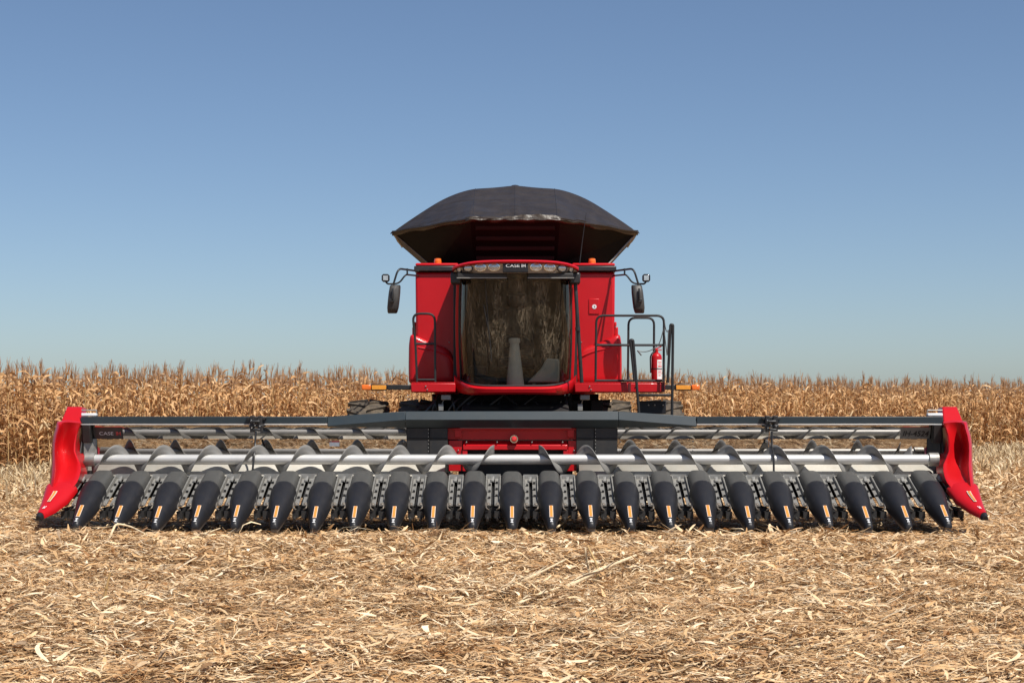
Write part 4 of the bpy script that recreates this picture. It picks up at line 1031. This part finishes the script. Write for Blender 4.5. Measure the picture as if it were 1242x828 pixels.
def corn(seed):
    r = np.random.default_rng(seed); h = r.uniform(1.82, 2.02)
    lean = r.normal(0, .05, 2); top = (lean[0], lean[1], h)
    stalk = nv([prismtube((0,0,-.03), (lean[0]*.4, lean[1]*.4, h*.5), .013, .011, 5), prismtube((lean[0]*.4, lean[1]*.4, h*.5), top, .011, .006, 5)])
    L = []; n = r.integers(18, 23); az = r.uniform(0, 6.28)
    for k in range(n):
        t = k/(n-1); z0 = .22 + t*(h-.27); az += math.pi + r.normal(0, .5)
        ln = r.uniform(.32,.62)*(1-.25*abs(t-.5)) * (.8 if t > .85 else 1)
        v, f = leaf(r, z0, az, ln, r.uniform(.038,.066), r.uniform(.7,1.4), r.uniform(-1.65,-1.1) if t < .85 else r.uniform(-1.3,.9), 6)
        v = [q + np.array((lean[0]*t, lean[1]*t, 0)) for q in v]; L.append((v, f))
    foliage = nv(L)
    T = []; nb = r.integers(6, 10); tl = r.uniform(.30,.42)
    T.append(prismtube(top, (top[0]+r.normal(0,.03), top[1]+r.normal(0,.03), h+tl), .008, .003, 3))
    for k in range(nb):
        a = r.uniform(0, 6.28); s0 = r.uniform(.02,.16); ln = r.uniform(.14,.27); sp = r.uniform(.08,.38)
        b0 = np.array((top[0], top[1], h+s0)); b1 = b0 + ln*np.array((math.cos(a)*math.sin(sp), math.sin(a)*math.sin(sp), math.cos(sp)))
        T.append(prismtube(b0, b1, .007, .003, 3))
    tassel = nv(T)
    Es = []; a = r.uniform(0, 6.28); z0 = r.uniform(.85,1.1); dr = r.choice((-1, 1))
    c0 = np.array((math.cos(a)*.02, math.sin(a)*.02, z0)); dvec = np.array((math.cos(a)*.5, math.sin(a)*.5, .85*dr)); dvec /= np.linalg.norm(dvec)
    Es += [prismtube(c0, c0+dvec*.06, .012, .026, 6), prismtube(c0+dvec*.06, c0+dvec*.16, .026, .024, 6), prismtube(c0+dvec*.16, c0+dvec*.22, .024, .006, 6)]
    ear = nv(Es)
    return stalk, foliage, tassel, ear
PROTO = [corn(100+k) for k in range(12)]
GRP = 'corn plants along the field edge'; CL = 'dry tan corn plant standing in the outer rows of the uncut field'
roots = []
for k, (st_, fo, ta, ea) in enumerate(PROTO):
    a = npobj('corn_plant', npmesh('corn_plant', *st_, 'corn_stalk')); tag(a, CL, 'corn plant', GRP)
    ch = [npobj('foliage', npmesh('foliage', *fo, 'corn_leaf'), a), npobj('tassel', npmesh('tassel', *ta, 'corn_tassel'), a), npobj('ear', npmesh('ear', *ea, 'corn_husk'), a)]
    roots.append((a, ch))
spots = []
for row in range(2):
    for k in range(150):
        t = -1.2 + k*.242 + rng.normal(0, .04); p = EA + EU*t + EN*(row*.5 + rng.normal(0, .10)); spots.append(p)
for i, p in enumerate(spots):
    if i < len(roots): o, ch = roots[i]
    else:
        src, sc2 = roots[int(rng.integers(0, len(roots)))]
        o = src.copy(); COL.objects.link(o)
        for c in sc2:
            d = c.copy(); COL.objects.link(d); d.parent = o
    s_ = rng.uniform(.92, 1.08)
    o.location = (p[0], p[1], float(relief(p[0], p[1]))-.02); o.rotation_euler = (rng.normal(0,.04), rng.normal(0,.04), rng.uniform(0, 6.28)); o.scale = (s_, s_, s_*rng.uniform(.96,1.04))
# the rest of the field, too many to count: one mass
VV, FF, MI, off = [], [], [], 0
def plant_at(x, y, k, s_, a, parts=(0,1,2)):
    global off
    ca, sa = math.cos(a)*s_, math.sin(a)*s_
    for j in parts:
        V, F = PROTO[k][j]
        W = np.stack([x + V[:,0]*ca - V[:,1]*sa, y + V[:,0]*sa + V[:,1]*ca, V[:,2]*s_], 1)
        VV.append(W.astype(np.float32)); FF.append(F + off); off += len(V); MI.append(np.full(len(F), (1,0,2)[j]))
for row in range(2, 16):
    sp = .25 if row < 8 else .36
    for t in np.arange(-9, 42, sp):
        p = EA + EU*(t + rng.normal(0,.07)) + EN*(row*.5 + rng.normal(0,.12) + (row-8)*.25*(row > 8))
        plant_at(p[0], p[1], int(rng.integers(0, 12)), rng.uniform(.90, 1.10), rng.uniform(0, 6.28))
for row in range(0, 2):
    for t in list(np.arange(-9, -1.4, .24)) + list(np.arange(35.2, 42, .24)):
        p = EA + EU*t + EN*(row*.5 + rng.normal(0,.1)); plant_at(p[0], p[1], int(rng.integers(0, 12)), rng.uniform(.92, 1.08), rng.uniform(0, 6.28))
tag(npobj('corn_field', npmesh('corn_field', np.concatenate(VV), np.concatenate(FF), ['corn_leaf','corn_stalk','corn_tassel'], np.concatenate(MI))),
    'mass of dry standing corn behind the outer rows of the field', 'corn field', kind='stuff')

# ------------------------------------------------------------------ cut stubble in front of the corn
VV, FF, off = [], [], 0
N = 5200
t = rng.uniform(-9, 42, N); d = .5 + rng.uniform(.0, 1, N)**1.2*12.5*np.where(rng.random(N) < .5, 1, .6)
xs = EA[0] + EU[0]*t - EN[0]*d; ysb = EA[1] + EU[1]*t - EN[1]*d
row = np.round(d/.5)*.5 + rng.normal(0, .06, N); xs = EA[0] + EU[0]*t - EN[0]*row; ysb = EA[1] + EU[1]*t - EN[1]*row
ok = ~((np.abs(xs) < 2.6) & (ysb < 30)) & (ysb > 21.3); xs, ysb = xs[ok], ysb[ok]; n = len(xs)
z = relief(xs, ysb) - .02
h_ = rng.uniform(.08, .34, n)
put(*strips(n, xs, ysb, z, rng.uniform(0,6.28,n), rng.normal(1.5,.25,n), h_, rng.uniform(.02,.035,n), 3, rng.normal(0,.3,n), rng.normal(0,.6,n)))
for q in range(4):
    put(*strips(n, xs+rng.normal(0,.10,n), ysb+rng.normal(0,.10,n), z+rng.uniform(0,.18,n), rng.uniform(0,6.28,n), rng.normal(.9,.5,n), rng.uniform(.12,.36,n), rng.uniform(.012,.04,n), 4, rng.normal(-1.0,.9,n), rng.normal(0,1.4,n)))
tag(npobj('corn_stubble', npmesh('corn_stubble', np.concatenate(VV), np.concatenate(FF), 'stubble')), 'pale ragged corn stubble left standing between straw and uncut corn', 'stubble', kind='stuff')

# ------------------------------------------------------------------ broken stalks one can point to
def loose_stalk(label, pix, r=.011, mname='loose_stalk', sheath=True):
    """pix: list of (px, ground py used for the distance, height above the ground)"""
    pts = []
    for px, py, hh in pix:
        Y_ = 2000*EYE/(py-497.0); pts.append(Vector((X(px, Y_), Y_, hh)))
    pts = fillet(pts, .12, 4); b = pts[0].copy(); b.z = 0
    N_ = len(pts); m = MB(); m.tube(pts, [r*(1-.35*k/(N_-1)) for k in range(N_)], 8)
    for f in (.3, .62):
        k = int(f*(N_-1)); d_ = (pts[min(k+1, N_-1)]-pts[max(k-1, 0)]).normalized(); m.tube([pts[k]-d_*.006, pts[k]+d_*.006], r*1.25, 8)
    o = m.build('corn_stalk', mname, None, org=tuple(b)); tag(o, label, 'corn stalk', 'broken stalks on the straw')
    if sheath:
        m = MB(); a, c = pts[0], pts[-1]; ax_ = (c-a); sd = ax_.cross(Vector((0,0,1)));
        if sd.length < 1e-4: sd = Vector((1,0,0))
        sd.normalize(); rows = []
        for k in range(7):
            t_ = .1 + .6*k/6; q = a + ax_*t_ + Vector((0,0,r+.006+.012*math.sin(k*1.3))); w2 = .022*math.sin(math.pi*(.15+.8*k/6))
            rows.append([q - sd*w2 + Vector((0,0,-.004)), q, q + sd*w2 + Vector((0,0,.004))])
        m.grid(rows); m.build('dry_sheath', mname, o)
    return o
loose_stalk('long pale corn stalk lying slanted in the centre foreground straw', [(608,721,.03),(650,704,.05),(687,686,.06)], .014)
loose_stalk('thick pale corn stalk propped across the straw right of centre', [(686,718,.04),(730,703,.09),(771,690,.12)], .018)
loose_stalk('thin pale corn stalk lying low below the longest one', [(629,736,.03),(655,727,.045),(678,720,.05)], .011)
loose_stalk('short pale stalk stub sticking up beside a brown one', [(716,699,.0),(712,699,.12),(709.5,699,.24)], .012)
loose_stalk('dark brown stalk stub leaning left above the thick pale stalk', [(725,702,.0),(724,702,.12),(713,699,.25)], .012, 'corn_stalk', False)
loose_stalk('upright brown stalk stub standing alone in the left foreground', [(126,735,.0),(129,735,.13),(134,735,.24)], .012, 'corn_stalk', False)
loose_stalk('pale stalk bent into an arch before the second snout from left', [(131,656,.0),(141,652,.16),(160,652,.12),(192,657,.01)], .013)
loose_stalk('straight pale stalk lying before the fourth snout from left', [(231,657,.02),(250,652,.05),(267,648,.07)], .011)
loose_stalk('pale stalk leaning up against a snout right of centre', [(676,641,.02),(698,634,.12),(709,630,.24)], .012)
loose_stalk('long thin tan stalk lying level at the left picture edge', [(-4,744,.03),(20,741,.04),(42,738,.04)], .010)
